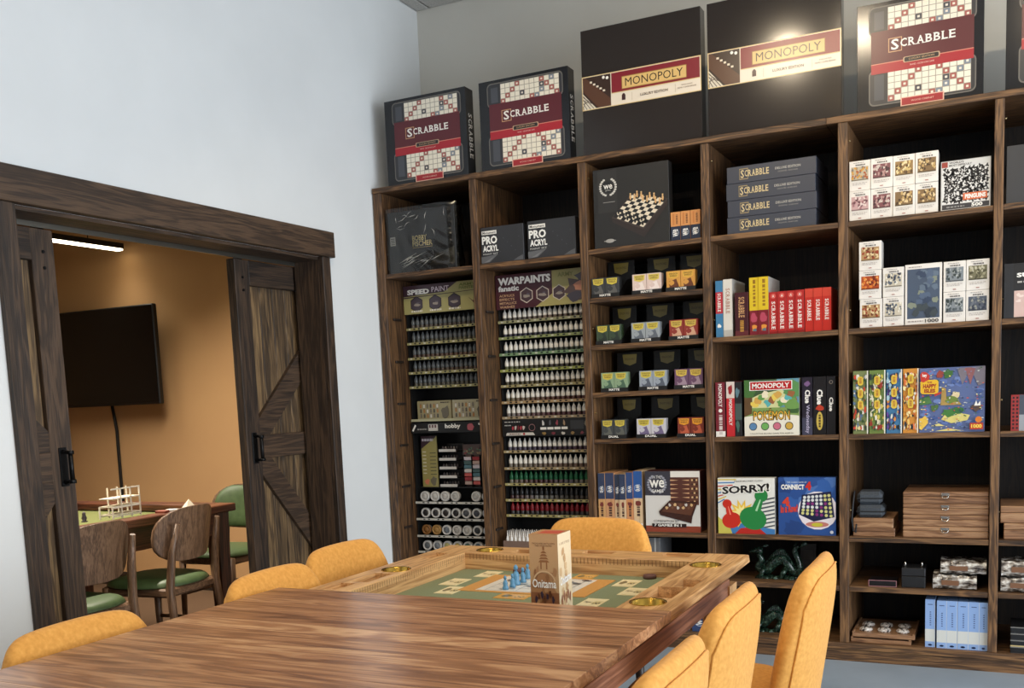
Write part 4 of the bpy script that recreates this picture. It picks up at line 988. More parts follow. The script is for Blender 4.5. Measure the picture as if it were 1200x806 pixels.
b4c = [(-1.218, -1.173, .258, DRED, spine((116, 34, 44), [(.0, .1, WHITE)], 'MONOPOLY', WHITE, (.55, .97), (.3, .7), extra=lambda p: (p.disc(.5, .48, .2, WHITE), p.greek(.35, .04, .7, .4, (206, 196, 190), 2, 1))), 'maroon spined property game box'),
       (-1.166, -1.127, .259, (190, 40, 46), spine((190, 40, 46), [(.7, 1, (214, 200, 190))], 'MONOPOLY', WHITE, (.2, .68), (.3, .7), extra=lambda p: p.blob(.5, .86, .3, .08, (150, 40, 44))), 'red and white spined property game box'),
       (-1.125, -1.094, .258, (34, 32, 34), spine((34, 32, 34), [(.3, .6, (70, 84, 80))], '', (150, 150, 140), (.62, .9), extra=lambda p: (p.blob(.4, .8, .3, .08, (90, 120, 130)), p.blob(.4, .2, .3, .1, (70, 100, 90)))), 'narrow black spined game box'),
       (-.816, -.770, .264, (40, 36, 48), spine((38, 34, 46), [(0, .3, (66, 66, 84))], 'Clue', WHITE, (.55, .78), (.28, .8), .04, extra=lambda p: (p.text('Wednesday', .3, .03, .75, .52, (190, 182, 206), .005, rot=-90), p.blob(.5, .88, .25, .05, (120, 90, 130)))), 'dark violet spined mystery game box'),
       (-.766, -.710, .264, (30, 28, 30), spine((30, 28, 30), [], 'Clue', WHITE, (.52, .78), (.28, .75), .04, extra=lambda p: (p.ell(.5, .24, .26, .16, (196, 170, 80)), p.greek(.42, .13, .58, .35, (70, 58, 34), 5, 1), p.blob(.5, .46, .3, .05, (180, 60, 40)))), 'black spined mystery game box with yellow oval'),
       (-.707, -.668, .264, (28, 27, 30), spine((28, 27, 30), [], 'Clue', WHITE, (.4, .64), (.28, .75), .04, extra=lambda p: p.ring(.5, .9, .16, .05, (160, 150, 140), 12)), 'plain black spined mystery game box')]
for a, b_, h, c, art, lb in b4c:
    carton('board_game_box', '%s on the shelf beside the yellow green game' % lb, 'game box', a, b_, LC, LC + h, YI, .26, c, 'spines on the middle shelf', .35, art)
def art_creature(p):
    p.rect(0, 0, 1, 1, (96, 142, 160)); p.rect(0, .55, .6, 1, (60, 84, 52)); p.blob(.5, .62, .4, .18, (206, 206, 150)); p.rect(0, .3, 1, .5, (126, 152, 84)); p.blob(.85, .62, .12, .14, (150, 84, 58)); p.blob(.9, .5, .14, .1, (60, 92, 52)); p.poly([(0, .98), (.16, .98), (.14, .4), (0, .35)], (96, 70, 44)); p.blob(.08, .85, .16, .14, (70, 110, 56)); p.blob(.9, .8, .16, .16, (92, 140, 84)); p.blob(.86, .55, .16, .1, (110, 150, 80))
    [p.blob(.2 + .06 * k, .58 + .05 * (k % 4), .07, .06, [(226, 196, 90), (206, 160, 80), (96, 150, 80), (232, 220, 190), (90, 170, 170), (150, 96, 60)][k % 6], seed=k) for k in range(12)]; p.rect(0, 0, 1, .3, (228, 222, 206)); p.ell(.5, .3, .6, .08, (228, 222, 206))
    p.rect(.1, .81, .88, .97, (240, 236, 230)); p.rect(.115, .82, .865, .96, (178, 34, 36)); p.text('MONOPOLY', .15, .845, .83, .935, WHITE, .03)
    p.text('POK\u00c9MON', .16, .27, .84, .49, (72, 48, 26), .045); p.text('POK\u00c9MON', .175, .285, .825, .475, (226, 176, 60), .0)
    for k, c in enumerate(((90, 130, 170), (110, 170, 90), (200, 110, 130), (200, 160, 70))): p.disc(.16 + .22 * k, .17, .075, (60, 62, 60)); p.disc(.16 + .22 * k, .17, .062, c)
    p.text('COLLECTOR BOARD GAME FOR AGES 8+', .1, .03, .9, .055, (90, 84, 76))
carton('board_game_box', 'square yellow green game box with red title bar on the middle shelf', 'game box', -1.081, -.829, LC, LC + .262, YI, .05, (200, 196, 180), None, .35, art_creature)
def pawn_shape(p, u, v, s, c, hi, tilt):
    R = lambda x, y: (u + s * (x * math.cos(tilt) - y * math.sin(tilt)), v + s * (x * math.sin(tilt) + y * math.cos(tilt)))
    p.poly([R(.5 * math.cos(a), .42 * math.sin(a)) for a in [2 * PI * k / 22 for k in range(22)]], c)
    p.poly([R(-.18, .3), R(.18, .3), R(.12, .8), R(-.12, .8)], c)
    p.poly([R(.24 * math.cos(a), .9 + .24 * math.sin(a)) for a in [2 * PI * k / 18 for k in range(18)]], c); p.poly([R(-.02, .3), R(.06, .3), R(.04, .75), R(0, .75)], hi)
def art_sorry(p):
    p.rect(0, 0, 1, 1, (224, 222, 214)); 
    for k in range(9): p.line((0, .55 + .06 * k), (.12 + .03 * k, .62 + .05 * k), .02, [(60, 120, 180), (206, 180, 60), (190, 60, 50)][k % 3])
    for k in range(8): p.line((.72, .1 + .07 * k), (1, .16 + .07 * k), .025, (70, 76, 84))
    p.poly([(0, 0), (1, 0), (1, .09), (0, .25)], (66, 120, 176)); p.poly([(.3, 0), (.85, 0), (.7, .13), (.4, .1)], (180, 46, 40)); p.poly([(0, .3), (.2, .15), (.25, 0), (0, 0)], (200, 190, 90))
    star = []
    for k in range(24): a = 2 * PI * k / 24; r = .26 if k % 2 else .14; star.append((.42 + r * math.cos(a), .36 + r * math.sin(a)))
    p.poly(star, (236, 190, 60)); p.poly([(.42 + (x - .42) * .7, .36 + (y - .36) * .7) for x, y in star], (240, 226, 150))
    pawn_shape(p, .24, .24, .34, (196, 48, 36), (236, 130, 110), .25); pawn_shape(p, .62, .28, .48, (40, 128, 66), (170, 214, 170), -.35)
    p.text('PARKER BROTHERS CLASSIC', .3, .925, .8, .95, (30, 30, 30), slope=.015)
    p.text('SORRY!', .06, .69, .93, .86, (240, 238, 230), .09, slope=.06); p.text('SORRY!', .08, .705, .91, .845, (24, 22, 24), .035, slope=.06)
carton('board_game_box', 'square white game box with red and green pawns on the lower shelf', 'game box', -1.215, -.945, LD, LD + .268, YI, .055, (216, 212, 200), None, .33, art_sorry)
def art_four(p):
    p.rect(0, 0, 1, 1, (44, 78, 140)); 
    for k in range(12):
        rd = random.Random(k); p.blob(rd.random(), rd.random(), .14, .12, [(52, 92, 158), (38, 66, 122), (74, 110, 170)][k % 3], seed=k)
    p.text('THE CLASSIC GAME OF', .15, .905, .5, .93, (220, 224, 232)); p.text('CONNECT', .05, .79, .46, .88, WHITE, .05); p.text('4', .48, .78, .58, .93, (200, 50, 40), .08)
    p.disc(.69, .43, .345, (226, 216, 220)); p.ell(.68, .19, .2, .05, (190, 120, 110)); p.ell(.68, .185, .1, .035, (190, 180, 60)); p.poly([(.36, .36), (.42, .70), (.92, .76), (.98, .32), (.62, .24)], (30, 34, 66)); z = p._z()
    A, B, C_, D = Vector((.385, .36)), Vector((.965, .30)), Vector((.915, .73)), Vector((.435, .68))
    for i in range(7):
        for j in range(6):
            e = A.lerp(B, (i + .5) / 7).lerp(D.lerp(C_, (i + .5) / 7), (j + .5) / 6); c = (206, 202, 130) if j < 2 or i > 4 else (216, 218, 214); c = (130, 50, 110) if (i, j) in ((3, 0), (3, 1), (4, 0), (2, 3), (1, 3), (4, 2), (5, 3)) else c; p.disc(e[0], e[1], .028, c, 10, z=z)
    p.text('4', .07, .5, .2, .66, (206, 66, 48), .06); p.text('In a Row!', .04, .38, .34, .52, (206, 66, 48), .05, slope=.02); p.disc(.93, .06, .03, (200, 200, 210))
carton('board_game_box', 'square blue game box showing a grid of coloured discs', 'game box', -.928, -.669, LD, LD + .270, YI, .055, (40, 70, 128), None, .33, art_four)
# green dragon figures
glaze = noisy('dark_green_glaze', [(.3, (10, 22, 17)), (.55, (26, 46, 36)), (.75, (84, 108, 94))], 75, .12, bump=.45, detail=3)
def dragon(label, loc, s, rz):
    t = thing('dragon_figurine', label, 'figurine', loc, rz, 'green dragon figures')
    def sp_(pts, n):
        P = [Vector(p) for p in pts]; out = []
        for i in range(len(P) - 1):
            a, b_, c, d = P[max(i - 1, 0)], P[i], P[i + 1], P[min(i + 2, len(P) - 1)]
            for k in range(n):
                u = k / n; out.append(.5 * ((2 * b_) + (c - a) * u + (2 * a - 5 * b_ + 4 * c - d) * u * u + (3 * b_ - a - 3 * c + d) * u ** 3))
        return out + [P[-1]]
    body = [(-.085, -.01, .12), (-.07, 0, .085), (-.085, .01, .045), (-.045, .0, .035), (-.01, -.005, .075), (.03, 0, .092), (.065, .0, .055), (.085, .005, .028), (.112, .0, .05), (.102, .0, .10), (.085, 0, .135), (.105, 0, .16)]
    pts = [p * s for p in sp_(body, 5)]; n = len(pts)
    rr = [s * (.009 + .017 * math.sin(PI * min(1, (k / n) ** .8 * 1.02)) * (1 - .55 * max(0, k / n - .5) * 2)) for k in range(n)]
    m = MB(); m.tube(pts, rr, 10); m.build('body', glaze, t)
    f = MB()
    for k in range(2, n - 2):
        p = pts[k]; r = rr[k]; f.lathe([(r * .42, 0), (.001, r * 1.1 + .006 * s)], 5, (p.x, p.y, p.z + r * .75), smooth=False)
    f.build('spines', glaze, t)['kind'] = 'stuff'
    h = MB(); hx, hz = -.088 * s, .128 * s
    h.rings([[(hx + s * a, s * w_ * math.cos(2 * PI * q / 8), hz + s * (zc + hh * math.sin(2 * PI * q / 8))) for q in range(8)] for a, w_, hh, zc in ((.025, .010, .012, 0), (.01, .02, .02, .006), (-.012, .016, .014, .004), (-.034, .011, .008, -.002), (-.045, .006, .004, -.004))], flip=True)
    h.build('head', glaze, t)
    for sg in (-1, 1):
        k = MB(); k.tube([(hx + .012 * s, sg * .012 * s, hz + .018 * s), (hx + .035 * s, sg * .018 * s, hz + .03 * s), (hx + .05 * s, sg * .02 * s, hz + .026 * s)], [.005 * s, .004 * s, .001], 6); k.build('horn', glaze, t)
        for xx in (-.05, .05):
            l_ = MB(); l_.tube([(xx * s, sg * .018 * s, .05 * s), ((xx - .012) * s, sg * .038 * s, .03 * s), ((xx - .02) * s, sg * .036 * s, .008 * s), ((xx - .045) * s, sg * .038 * s, .004 * s)], [.015 * s, .012 * s, .008 * s, .004 * s], 7); l_.build('leg', glaze, t)
    q = MB(); q.rings([[((.112 + a) * s, 0 + s * w_ * math.cos(2 * PI * j / 6), (.155 + zc) * s + s * .012 * math.sin(2 * PI * j / 6)) for j in range(6)] for a, w_, zc in ((0, .004, 0), (.012, .012, .01), (.026, .006, .016), (.036, .001, .02))], flip=True); q.build('tail_fin', glaze, t)
    b_ = MB(); rd = random.Random(4)
    for k in range(16): a = rd.uniform(-.09, .1) * s; b_.lathe([(.022 * s, 0), (.018 * s, .008 * s), (.006 * s, .014 * s)], 7, (a, rd.uniform(-.035, .03) * s, 0))
    b_.build('rocky_base', glaze, t)
    return t
dragon('glossy dark green dragon figure on the shelf under the blue disc game', (-.965, 4.80, LE), 1.0, 0)
dragon('glossy dark green dragon figure on the lowest shelf behind the chairs', (-.99, 4.80, LBOT), .9, 0)
carton('storage_box', 'small dark box standing behind the upper dragon figure', 'box', -.868, -.792, LE, .508, 4.9, .1, (46, 40, 36), None, .5, lambda p: p.rect(.2, .5, .8, .8, (58, 52, 46)))

# bay 5: puzzles
def art_puzzle(cols, seed, base=(226, 220, 210)):
    def f(p):
        p.rect(.1, .33, .9, .80, cols[0]); rd = random.Random(seed)
        for k in range(34):
            p.blob(rd.uniform(.15, .85), rd.uniform(.40, .77), .05, .045, cols[1 + k % (len(cols) - 1)], n=8, j=.4, seed=seed * 7 + k)
        p.rect(.08, .31, .92, .33, base); p.rect(.1, .34, .9, .37, tuple(int(x * .6) for x in cols[0]))
        p.greek(.2, .92, .7, .94, (150, 140, 134), seed); p.greek(.3, .835, .66, .875, (60, 54, 54), seed); p.disc(.72, .855, .035, (60, 54, 54), 8)
        p.greek(.15, .24, .85, .26, (176, 166, 158), seed); p.greek(.15, .19, .75, .21, (176, 166, 158), seed + 1); p.rect(.43, .06, .57, .09, (170, 120, 110))
    return f
PAL = {'golden field': ((190, 176, 150), (206, 150, 60), (130, 120, 110), (170, 90, 50)), 'pink blossom': ((196, 160, 158), (226, 206, 200), (110, 70, 76), (160, 110, 116)),
       'plum still life': ((124, 72, 78), (180, 140, 136), (70, 40, 48), (206, 190, 180)), 'bronze crowd': ((128, 100, 66), (196, 162, 104), (76, 54, 34), (220, 196, 150)),
       'amber crowd': ((150, 118, 70), (214, 186, 120), (88, 62, 36), (230, 210, 160)), 'harvest': ((176, 140, 96), (226, 206, 160), (110, 60, 40), (150, 60, 40)),
       'orange bloom': ((170, 74, 34), (216, 120, 50), (110, 40, 24), (226, 160, 90)), 'sea spray': ((200, 190, 170), (92, 100, 112), (60, 66, 80), (226, 220, 206)),
       'grey lake': ((130, 136, 140), (80, 88, 92), (170, 174, 172), (60, 68, 66)), 'olive lattice': ((120, 116, 90), (166, 160, 130), (84, 80, 60), (190, 184, 160)), 'night harbour': ((86, 92, 104), (56, 62, 76), (150, 150, 140), (110, 116, 124))}
PW = (228, 222, 214)
def puzzle(label, key, x0, x1, z0, z1, seed, yf=YI): carton('puzzle_box', label, 'puzzle', x0, x1, z0, z1, yf, .09, PW, 'small white puzzle boxes', .22, art_puzzle(PAL[key], seed))
gx = [-.607, -.5175, -.4270, -.3370, -.246]
for r_, keys, wd_ in ((0, ('pink blossom', 'plum still life', 'bronze crowd', 'bronze crowd'), 'lower'), (1, ('golden field', 'plum still life', 'amber crowd', 'bronze crowd'), 'upper')):
    for k in range(4):
        puzzle('small white puzzle box with %s picture, %s in the %s row, top shelf' % (keys[k], ORD[k], wd_), keys[k], gx[k] + .0006, gx[k + 1] - .0006, LA + .0005 + .1275 * r_, LA + .1275 + .1275 * r_ - .0005, k + 5 * r_, YI + .003 * ((k + r_) % 2))
def art_bw(p):
    p.rect(.01, .01, .99, .99, (206, 204, 200)); p.rect(.03, .12, .97, .86, (216, 214, 210)); z = p._z(); rd = random.Random(8)
    for k in range(180):
        u, v = .06 + .88 * ((k % 15) + rd.uniform(.1, .9)) / 15, .15 + .69 * ((k // 15) + rd.uniform(.1, .9)) / 12; a = rd.uniform(0, 6.3); r = rd.uniform(.022, .04)
        p.poly([(u + r * (1 + .5 * math.sin(3 * t_ + k)) * math.cos(t_ + a), v + r * 1.1 * (1 + .5 * math.sin(3 * t_ + k)) * math.sin(t_ + a)) for t_ in [2 * PI * q / 9 for q in range(9)]], (34, 32, 34), z=z)
    p.rect(.03, .02, .97, .12, (60, 58, 60)); p.rect(.02, .87, .14, .98, (150, 60, 50)); p.text("WORLD'S", .17, .935, .46, .975, (40, 40, 40), .02); p.text('MOST DIFFICULT', .17, .88, .62, .92, (40, 40, 40), .02)
    p.rect(.45, .18, .93, .32, (206, 104, 62)); p.text('PENGUINS', .49, .205, .9, .295, WHITE, .05); p.text('500', .62, .035, .84, .11, WHITE, .04); p.greek(.12, .05, .48, .08, (140, 138, 136))
carton('puzzle_box', 'wide black and white puzzle box with orange title beside the small puzzles', 'puzzle', -.237, -.045, LA, LA + .203, YI, .06, (150, 148, 146), None, .3, art_bw)
for r_, key in ((0, 'harvest'), (1, 'orange bloom'), (2, 'harvest')):
    puzzle('small white puzzle box with %s picture, %s of the stack of three' % (key, ('lowest', 'middle', 'topmost')[r_]), key, -.566 + .003 * (r_ == 0), -.473 + .003 * (r_ == 0), LB + .0005 + .1245 * r_, LB + .1240 + .1245 * r_, 20 + r_)
for r_ in (0, 1): puzzle('small white puzzle box with sea spray picture, %s of the stack of two' % ('lower', 'upper')[r_], 'sea spray', -.467, -.381, LB + .0005 + .1265 * r_, LB + .1260 + .1265 * r_, 30 + r_)
def art_swirl(p):
    p.rect(.06, .10, .94, .92, (74, 86, 104)); rd = random.Random(2)
    for k in range(26): p.blob(rd.uniform(.14, .86), rd.uniform(.3, .86), .09, .05, [(98, 112, 128), (58, 70, 92), (130, 136, 120), (84, 98, 120)][k % 4], seed=k)
    for k in range(8): p.blob(rd.uniform(.14, .86), rd.uniform(.14, .3), .1, .06, [(52, 60, 70), (66, 74, 78)][k % 2], seed=k)
    p.greek(.1, .945, .45, .96, (150, 140, 134)); p.text('1000', .55, .025, .92, .085, (60, 56, 54), .02); p.greek(.08, .045, .5, .065, (160, 150, 144))
carton('puzzle_box', 'larger white puzzle box with a dark blue grey picture', 'puzzle', -.376, -.229, LB, LB + .257, YI, .06, PW, None, .25, art_swirl)
for cx_, (x0, x1) in enumerate(((-.223, -.1365), (-.1345, -.046))):
    for r_ in (0, 1):
        key = (('grey lake', 'grey lake'), ('night harbour', 'olive lattice'))[cx_][r_]
        puzzle('small white puzzle box with %s picture, %s of its pair beside the blue puzzle' % (key, ('lower', 'upper')[r_]), key, x0, x1, LB + .0005 + .128 * r_, LB + .1275 + .128 * r_, 40 + cx_ * 2 + r_)
def busy(p, cols, seed, n=40, u0=0, u1=1, v0=0, v1=1, r=.06):
    rd = random.Random(seed)
    for k in range(n): p.blob(min(u1 - r, max(u0 + r, rd.uniform(u0, u1))), min(v1 - r, max(v0 + r, rd.uniform(v0, v1))), r * rd.uniform(.5, 1), r * rd.uniform(.4, .9) * p.w / p.h if p.w > p.h else r * rd.uniform(.2, .5), cols[k % len(cols)], 8, .4, seed + k)
sp5 = [((-.592, -.528), ((120, 130, 84), (190, 70, 50), (220, 206, 150), (96, 120, 150), (60, 84, 50)), 'red and green'), ((-.5235, -.4555), ((110, 130, 70), (206, 190, 90), (150, 60, 50), (226, 220, 190), (70, 96, 60)), 'leaf green'),
       ((-.4515, -.3865), ((70, 120, 160), (100, 70, 140), (210, 140, 60), (60, 50, 100), (160, 190, 200)), 'blue and violet'), ((-.3825, -.3195), ((206, 140, 60), (230, 190, 110), (170, 80, 40), (220, 120, 70), (240, 220, 160)), 'orange')]
for k, ((x0, x1), cols, nm) in enumerate(sp5):
    def art(p, cols=cols, k=k):
        p.rect(0, 0, 1, 1, cols[0]); busy(p, cols + ((226, 220, 206), (50, 56, 60)), k * 13, 110, r=.1); p.rect(.93, 0, 1, 1, (230, 226, 214))
        for j, v in enumerate((.78, .58, .4)): p.rrect(.32, v - .01, .68, v + .13, .14, (216, 184, 70)); p.greek(.42, v + .02, .58, v + .11, (170, 110, 50), k + j, 1)
    carton('puzzle_box', 'busy %s cartoon puzzle box, spine outwards, with yellow title bubbles' % nm, 'puzzle', x0, x1, LC, LC + .281, YI, .28, cols[0], 'cartoon puzzle spines', .35, art)
def art_isles(p):
    sea = (90, 104, 146); p.rect(0, 0, 1, 1, sea); busy(p, [(96, 116, 170), (72, 92, 146), (110, 130, 180)], 5, 40, r=.08)
    p.poly([(.58, .98), (.66, .72), (.78, .98), (.9, .7), (1, .74), (1, 1)], (120, 112, 120)); p.poly([(.7, .98), (.78, .72), (.86, .98)], (140, 90, 90))
    p.blob(.45, .9, .07, .07, (70, 110, 60)); p.blob(.32, .9, .05, .06, (150, 70, 60)); p.blob(.1, .5, .1, .07, (80, 120, 70)); p.blob(.24, .38, .06, .05, (80, 110, 60))
    p.poly([(.33, .42), (.35, .7), (.41, .68), (.42, .52), (.6, .48), (.66, .42)], (170, 140, 80)); p.blob(.56, .58, .06, .05, (220, 200, 160)); p.blob(.5, .5, .1, .05, (110, 130, 60))
    p.poly([(.34, .2), (.5, .14), (.74, .18), (.78, .26), (.6, .3), (.4, .28)], (214, 200, 120)); p.blob(.46, .3, .1, .06, (70, 120, 60)); p.blob(.6, .33, .08, .05, (60, 110, 60)); p.poly([(.18, .1), (.3, .14), (.4, .1)], (220, 206, 130)); p.poly([(.25, .02), (.45, .06), (.7, .02)], (220, 206, 130)); p.blob(.05, .15, .08, .1, (226, 186, 80)); p.blob(.88, .38, .08, .07, (90, 70, 60)); p.poly([(.84, .4), (.87, .48), (.9, .4)], WHITE); p.poly([(.88, .4), (.93, .47), (.94, .4)], WHITE)
    busy(p, [(190, 80, 60), (240, 220, 120), (60, 100, 60), (200, 200, 190), (50, 60, 90), (120, 130, 160)], 9, 190, r=.02)
    p.rrect(.02, .60, .30, .82, .05, (222, 176, 50)); p.text('THE', .12, .765, .2, .795, (150, 50, 40), .03); p.text('HAPPY', .06, .69, .27, .755, (150, 50, 40), .05); p.text('ISLES', .08, .62, .25, .68, (150, 50, 40), .05); p.blob(.08, .88, .07, .09, (190, 60, 50)); p.text('hey', .05, .85, .12, .92, WHITE, .03); p.poly([(.24, .56), (.34, .6), (.34, .63), (.24, .6)], (180, 60, 50))
    p.disc(.91, .19, .05, (214, 120, 40)); p.rect(.78, .04, .98, .14, (176, 60, 40)); p.text('1000', .8, .06, .96, .12, (236, 200, 80), .04)
carton('puzzle_box', 'large blue cartoon island puzzle box facing out with yellow title bubble', 'puzzle', -.316, -.057, LC, LC + .279, YI, .06, (84, 104, 158), None, .33, art_isles)
# dark zip cases on wooden boxes, hardwood cases with clasps
for k, (x0, x1, z0, z1, lb, c) in enumerate(((-.594, -.416, LD, .621, 'small orange wood box under the dark pouches, lower of two', (176, 112, 66)), (-.594, -.423, .6215, .665, 'small figured wood box under the dark pouches, upper of two', (150, 98, 62)))):
    t = thing('wooden_case', lb, 'box', ((x0 + x1) / 2, YI + .004, z0), 0, 'small wood boxes under the pouches'); w = x1 - x0; h = z1 - z0 - .0005
    m = MB(); m.box(-w / 2, w / 2, 0, .26, 0, h * .58, c=.002); m.build('body', BOXW('X'), t); m = MB(); m.box(-w / 2, w / 2, 0, .26, h * .58 + .001, h, c=.002); m.build('lid', BOXW('X'), t)
slate = noisy('slate_grey_fabric', [(.3, (50, 56, 62)), (.7, (66, 72, 80))], 160, .7, bump=.2)
for k, (z0, z1, x0, x1) in enumerate(((.6655, .725, -.580, -.462), (.7255, .785, -.578, -.470))):
    t = thing('zip_pouch', 'slate grey zip pouch on the small wood boxes, %s of two' % ('lower', 'upper')[k], 'pouch', ((x0 + x1) / 2, YI + .02, z0), .05 * k, 'slate zip pouches'); w = x1 - x0
    m = MB(); m.box(-w / 2, w / 2, 0, .13, 0, z1 - z0 - .001, c=.014); m.build('pouch_body', slate, t)
    m = MB(); m.box(-w / 2 - .0012, w / 2 + .0012, -.0015, .132, .026, .031); m.build('zip', plain((20, 20, 22), .5), t)
m = MB(); m.tube([(-.588, YI + .01, .79), (-.592, YI - .006, .74), (-.598, YI - .008, .66), (-.592, YI - .012, .61), (-.582, YI - .008, .60), (-.578, YI - .007, .64)], .004, 6); tag(m.build('wrist_strap', plain((22, 24, 28), .6)), 'thin dark strap hanging from the pouches over the wood boxes', 'strap')
steel = plain((196, 192, 184), .25, 1)
zz = [LD, .6335, .6845, .7335, .787]
for k in range(4):
    t = thing('wooden_case', 'wide polished hardwood case with metal clasp, %s of the stack of four' % ('lowest', 'second lowest', 'third lowest', 'topmost')[k], 'case', (-.209, YI + .003, zz[k] + .0003), 0, 'hardwood cases in a stack'); h = zz[k + 1] - zz[k] - .001; w = .346
    m = MB(); m.box(-w / 2, w / 2, 0, .33, 0, h * .6, c=.003); m.build('body', BOXW('X'), t); m = MB(); m.box(-w / 2, w / 2, 0, .33, h * .6 + .001, h, c=.003); m.build('lid', BOXW('X'), t)
    m = MB(); m.tube([(-.014, -.003, h * .78), (-.011, -.008, h * .55), (0, -.009, h * .48), (.011, -.008, h * .55), (.014, -.003, h * .78)], .0022, 6); m.box(-.017, .017, -.003, 0, h * .7, h * .92); m.build('clasp', steel, t)
carton('small_box', 'flat black box with thin pink edging on the low shelf', 'box', -.528, -.408, LE, .381, YI + .01, .1, (26, 22, 24), None, .3, lambda p: (p.rect(0, 0, 1, .08, (170, 120, 126)), p.rect(0, .92, 1, 1, (170, 120, 126)), p.rect(0, 0, .02, 1, (170, 120, 126)), p.rect(.98, 0, 1, 1, (170, 120, 126))))
t = thing('dice_tower', 'black box with two silver posts on the low shelf', 'box', (-.338, YI + .01, LE), 0)
m = MB(); m.box(-.05, .05, 0, .12, 0, .052, c=.003); m.build('body', plain((30, 30, 32), .35), t); m = MB(); m.box(-.05, .05, 0, .12, .053, .09, c=.003); m.build('lid', plain((34, 34, 36), .35), t)
for sx in (-.036, .034):
    m = MB(); m.lathe([(.006, .09), (.004, .10), (.006, .106), (.001, .116)], 10, (sx, .03, 0)); m.build('post', steel, t)
foil = noisy('crinkled_foil_glints', [(.40, (52, 42, 36)), (.52, (150, 140, 130)), (.62, (226, 222, 214))], 26, .16, bump=.9, detail=4, stretch=(1, 1, 2.2))  # bright glints and dark reflections are mixed into the base colour
def foil_pack(label, x0, x1, z0, z1, rz, yf=YI + .012):
    t = thing('wrapped_pack', label, 'package', ((x0 + x1) / 2, yf, z0), rz, 'glossy wrapped packs'); w = x1 - x0; h = z1 - z0
    m = MB(); rd = random.Random(int(x0 * 1000)); n = 14
    prof = [(0, .004), (-.006, h * .3), (-.004, h * .7), (.004, h - .003), (.08, h), (.16, h - .004), (.165, .004)]
    m.rings([[(-w / 2 + w * i / n, y_ + rd.uniform(-.002, .002), max(.0005, z_ + rd.uniform(-.003, .003))) for y_, z_ in prof] for i in range(n + 1)], smooth=False, flip=False); m.build('wrapper', foil, t)
    m = MB(); m.box(-w * .3, w * .1, -.0085, -.0075, h * .3, h * .65); m.build('label', plain((120, 84, 60), .3), t)
foil_pack('glossy silver wrapped pack on the low shelf, lower of two', -.257, -.080, LE + .001, .417, .0)
foil_pack('glossy silver wrapped pack on the low shelf, upper of two', -.226, -.042, .422, .480, .02)
# lowest shelf: wooden trays and blue books
for k, (x0, x1, z0, z1) in enumerate(((-.606, -.346, LBOT, .112), (-.600, -.330, .1125, .138))):
    t = thing('wooden_tray', 'flat wooden display tray on the lowest shelf, %s of two' % ('lower', 'upper')[k], 'tray', ((x0 + x1) / 2, YI + .004, z0), 0, 'flat wooden trays'); w = x1 - x0; h = z1 - z0 - .0005
    m = MB(); m.box(-w / 2, w / 2, 0, .3, 0, h - .006, c=.002); m.build('base', BOXW('X'), t)
    for a, b_ in ((-w / 2, -w / 2 + .01), (w / 2 - .01, w / 2)):
        m = MB(); m.box(a, b_, 0, .3, h - .0055, h, c=.001); m.build('edge_strip', BOXW('Y'), t)
for k in range(3):
    for j in range(2):
        m = MB(); m.lathe([(.026, 0), (.030, .006), (.026, .014), (.012, .02), (.002, .021)], 9, smooth=False); o = m.build('token_bag', noisy('patterned_wrap', [(.4, (40, 32, 30)), (.55, (214, 208, 200)), (.7, (120, 80, 70))], 70, .3), None, (-.545 + .08 * k, YI + .06 + .1 * j, .1375 - .006), k); tag(o, 'white and dark wrapped pack on the wooden tray, %s in the %s row' % (ORD[k], ('front', 'rear')[j]), 'pack', 'wrapped packs on the tray')
bx = [(-.287, -.246), (-.239, -.1985), (-.198, -.1555), (-.154, -.1105), (-.110, -.0675), (-.067, -.034)]
def art_blue(p):
    p.rect(0, 0, 1, 1, (138, 168, 216)); p.rect(0, .12, 1, .38, (206, 208, 204)); p.rect(.96, 0, 1, 1, (206, 216, 232)); p.rect(.25, .89, .75, .905, (50, 66, 110)); [p.rect(.45, .46 + .045 * k, .6, .478 + .045 * k, (52, 68, 112)) for k in range(7)]; p.rrect(.3, .03, .7, .07, .15, (44, 58, 104))
for k, (x0, x1) in enumerate(bx):
    carton('book_box', 'pale blue boxed volume with cream band, %s on the lowest shelf' % ORD[k], 'book', x0, x1, LBOT, LBOT + (.215 if k else .217), YI + (0 if k else .006), .17, (138, 168, 216), 'pale blue boxed volumes', .4, art_blue)
# bay 6 (only its edge is in the picture)
carton('storage_box', 'plain charcoal box on the highest shelf at the picture edge', 'box', .012, .30, LA, 2.216, YI, .2, (54, 54, 56), None, .45, lambda p: p.rect(.4, .45, .9, .55, (70, 70, 72)))
def art_surv(p):
    p.rect(0, 0, .12, 1, (44, 43, 44)); p.text('SUR', .16, .74, .42, .82, WHITE, .04); p.greek(.17, .64, .5, .67, (180, 176, 170)); p.rect(.13, .02, .95, .5, (206, 176, 166)); busy(p, [(170, 70, 70), (60, 40, 50), (226, 206, 196)], 3, 40, .15, .93, .05, .48, .04)
carton('board_game_box', 'black game box with pink patterned panel at the picture edge', 'game box', .010, .30, LB, 1.742, YI, .06, (34, 33, 34), None, .4, art_surv)
def art_redh(p):
    p.rect(0, 0, .12, 1, (150, 50, 46)); z = p._z()
    for j in range(9): p.rect(.02, .05 + .105 * j, .05, .11 + .105 * j, (40, 24, 24), z=z); p.rect(.075, .05 + .105 * j, .105, .11 + .105 * j, (40, 24, 24), z=z)
    p.rect(.12, 0, 1, 1, (74, 78, 88)); p.rect(.12, 0, 1, .45, (150, 152, 156)); p.greek(.2, .6, .8, .75, (206, 206, 206))
carton('board_game_box', 'red and grey game box with a column of dark squares at the picture edge', 'game box', .043, .30, LC, 1.199, YI, .08, (150, 50, 46), None, .4, art_redh)
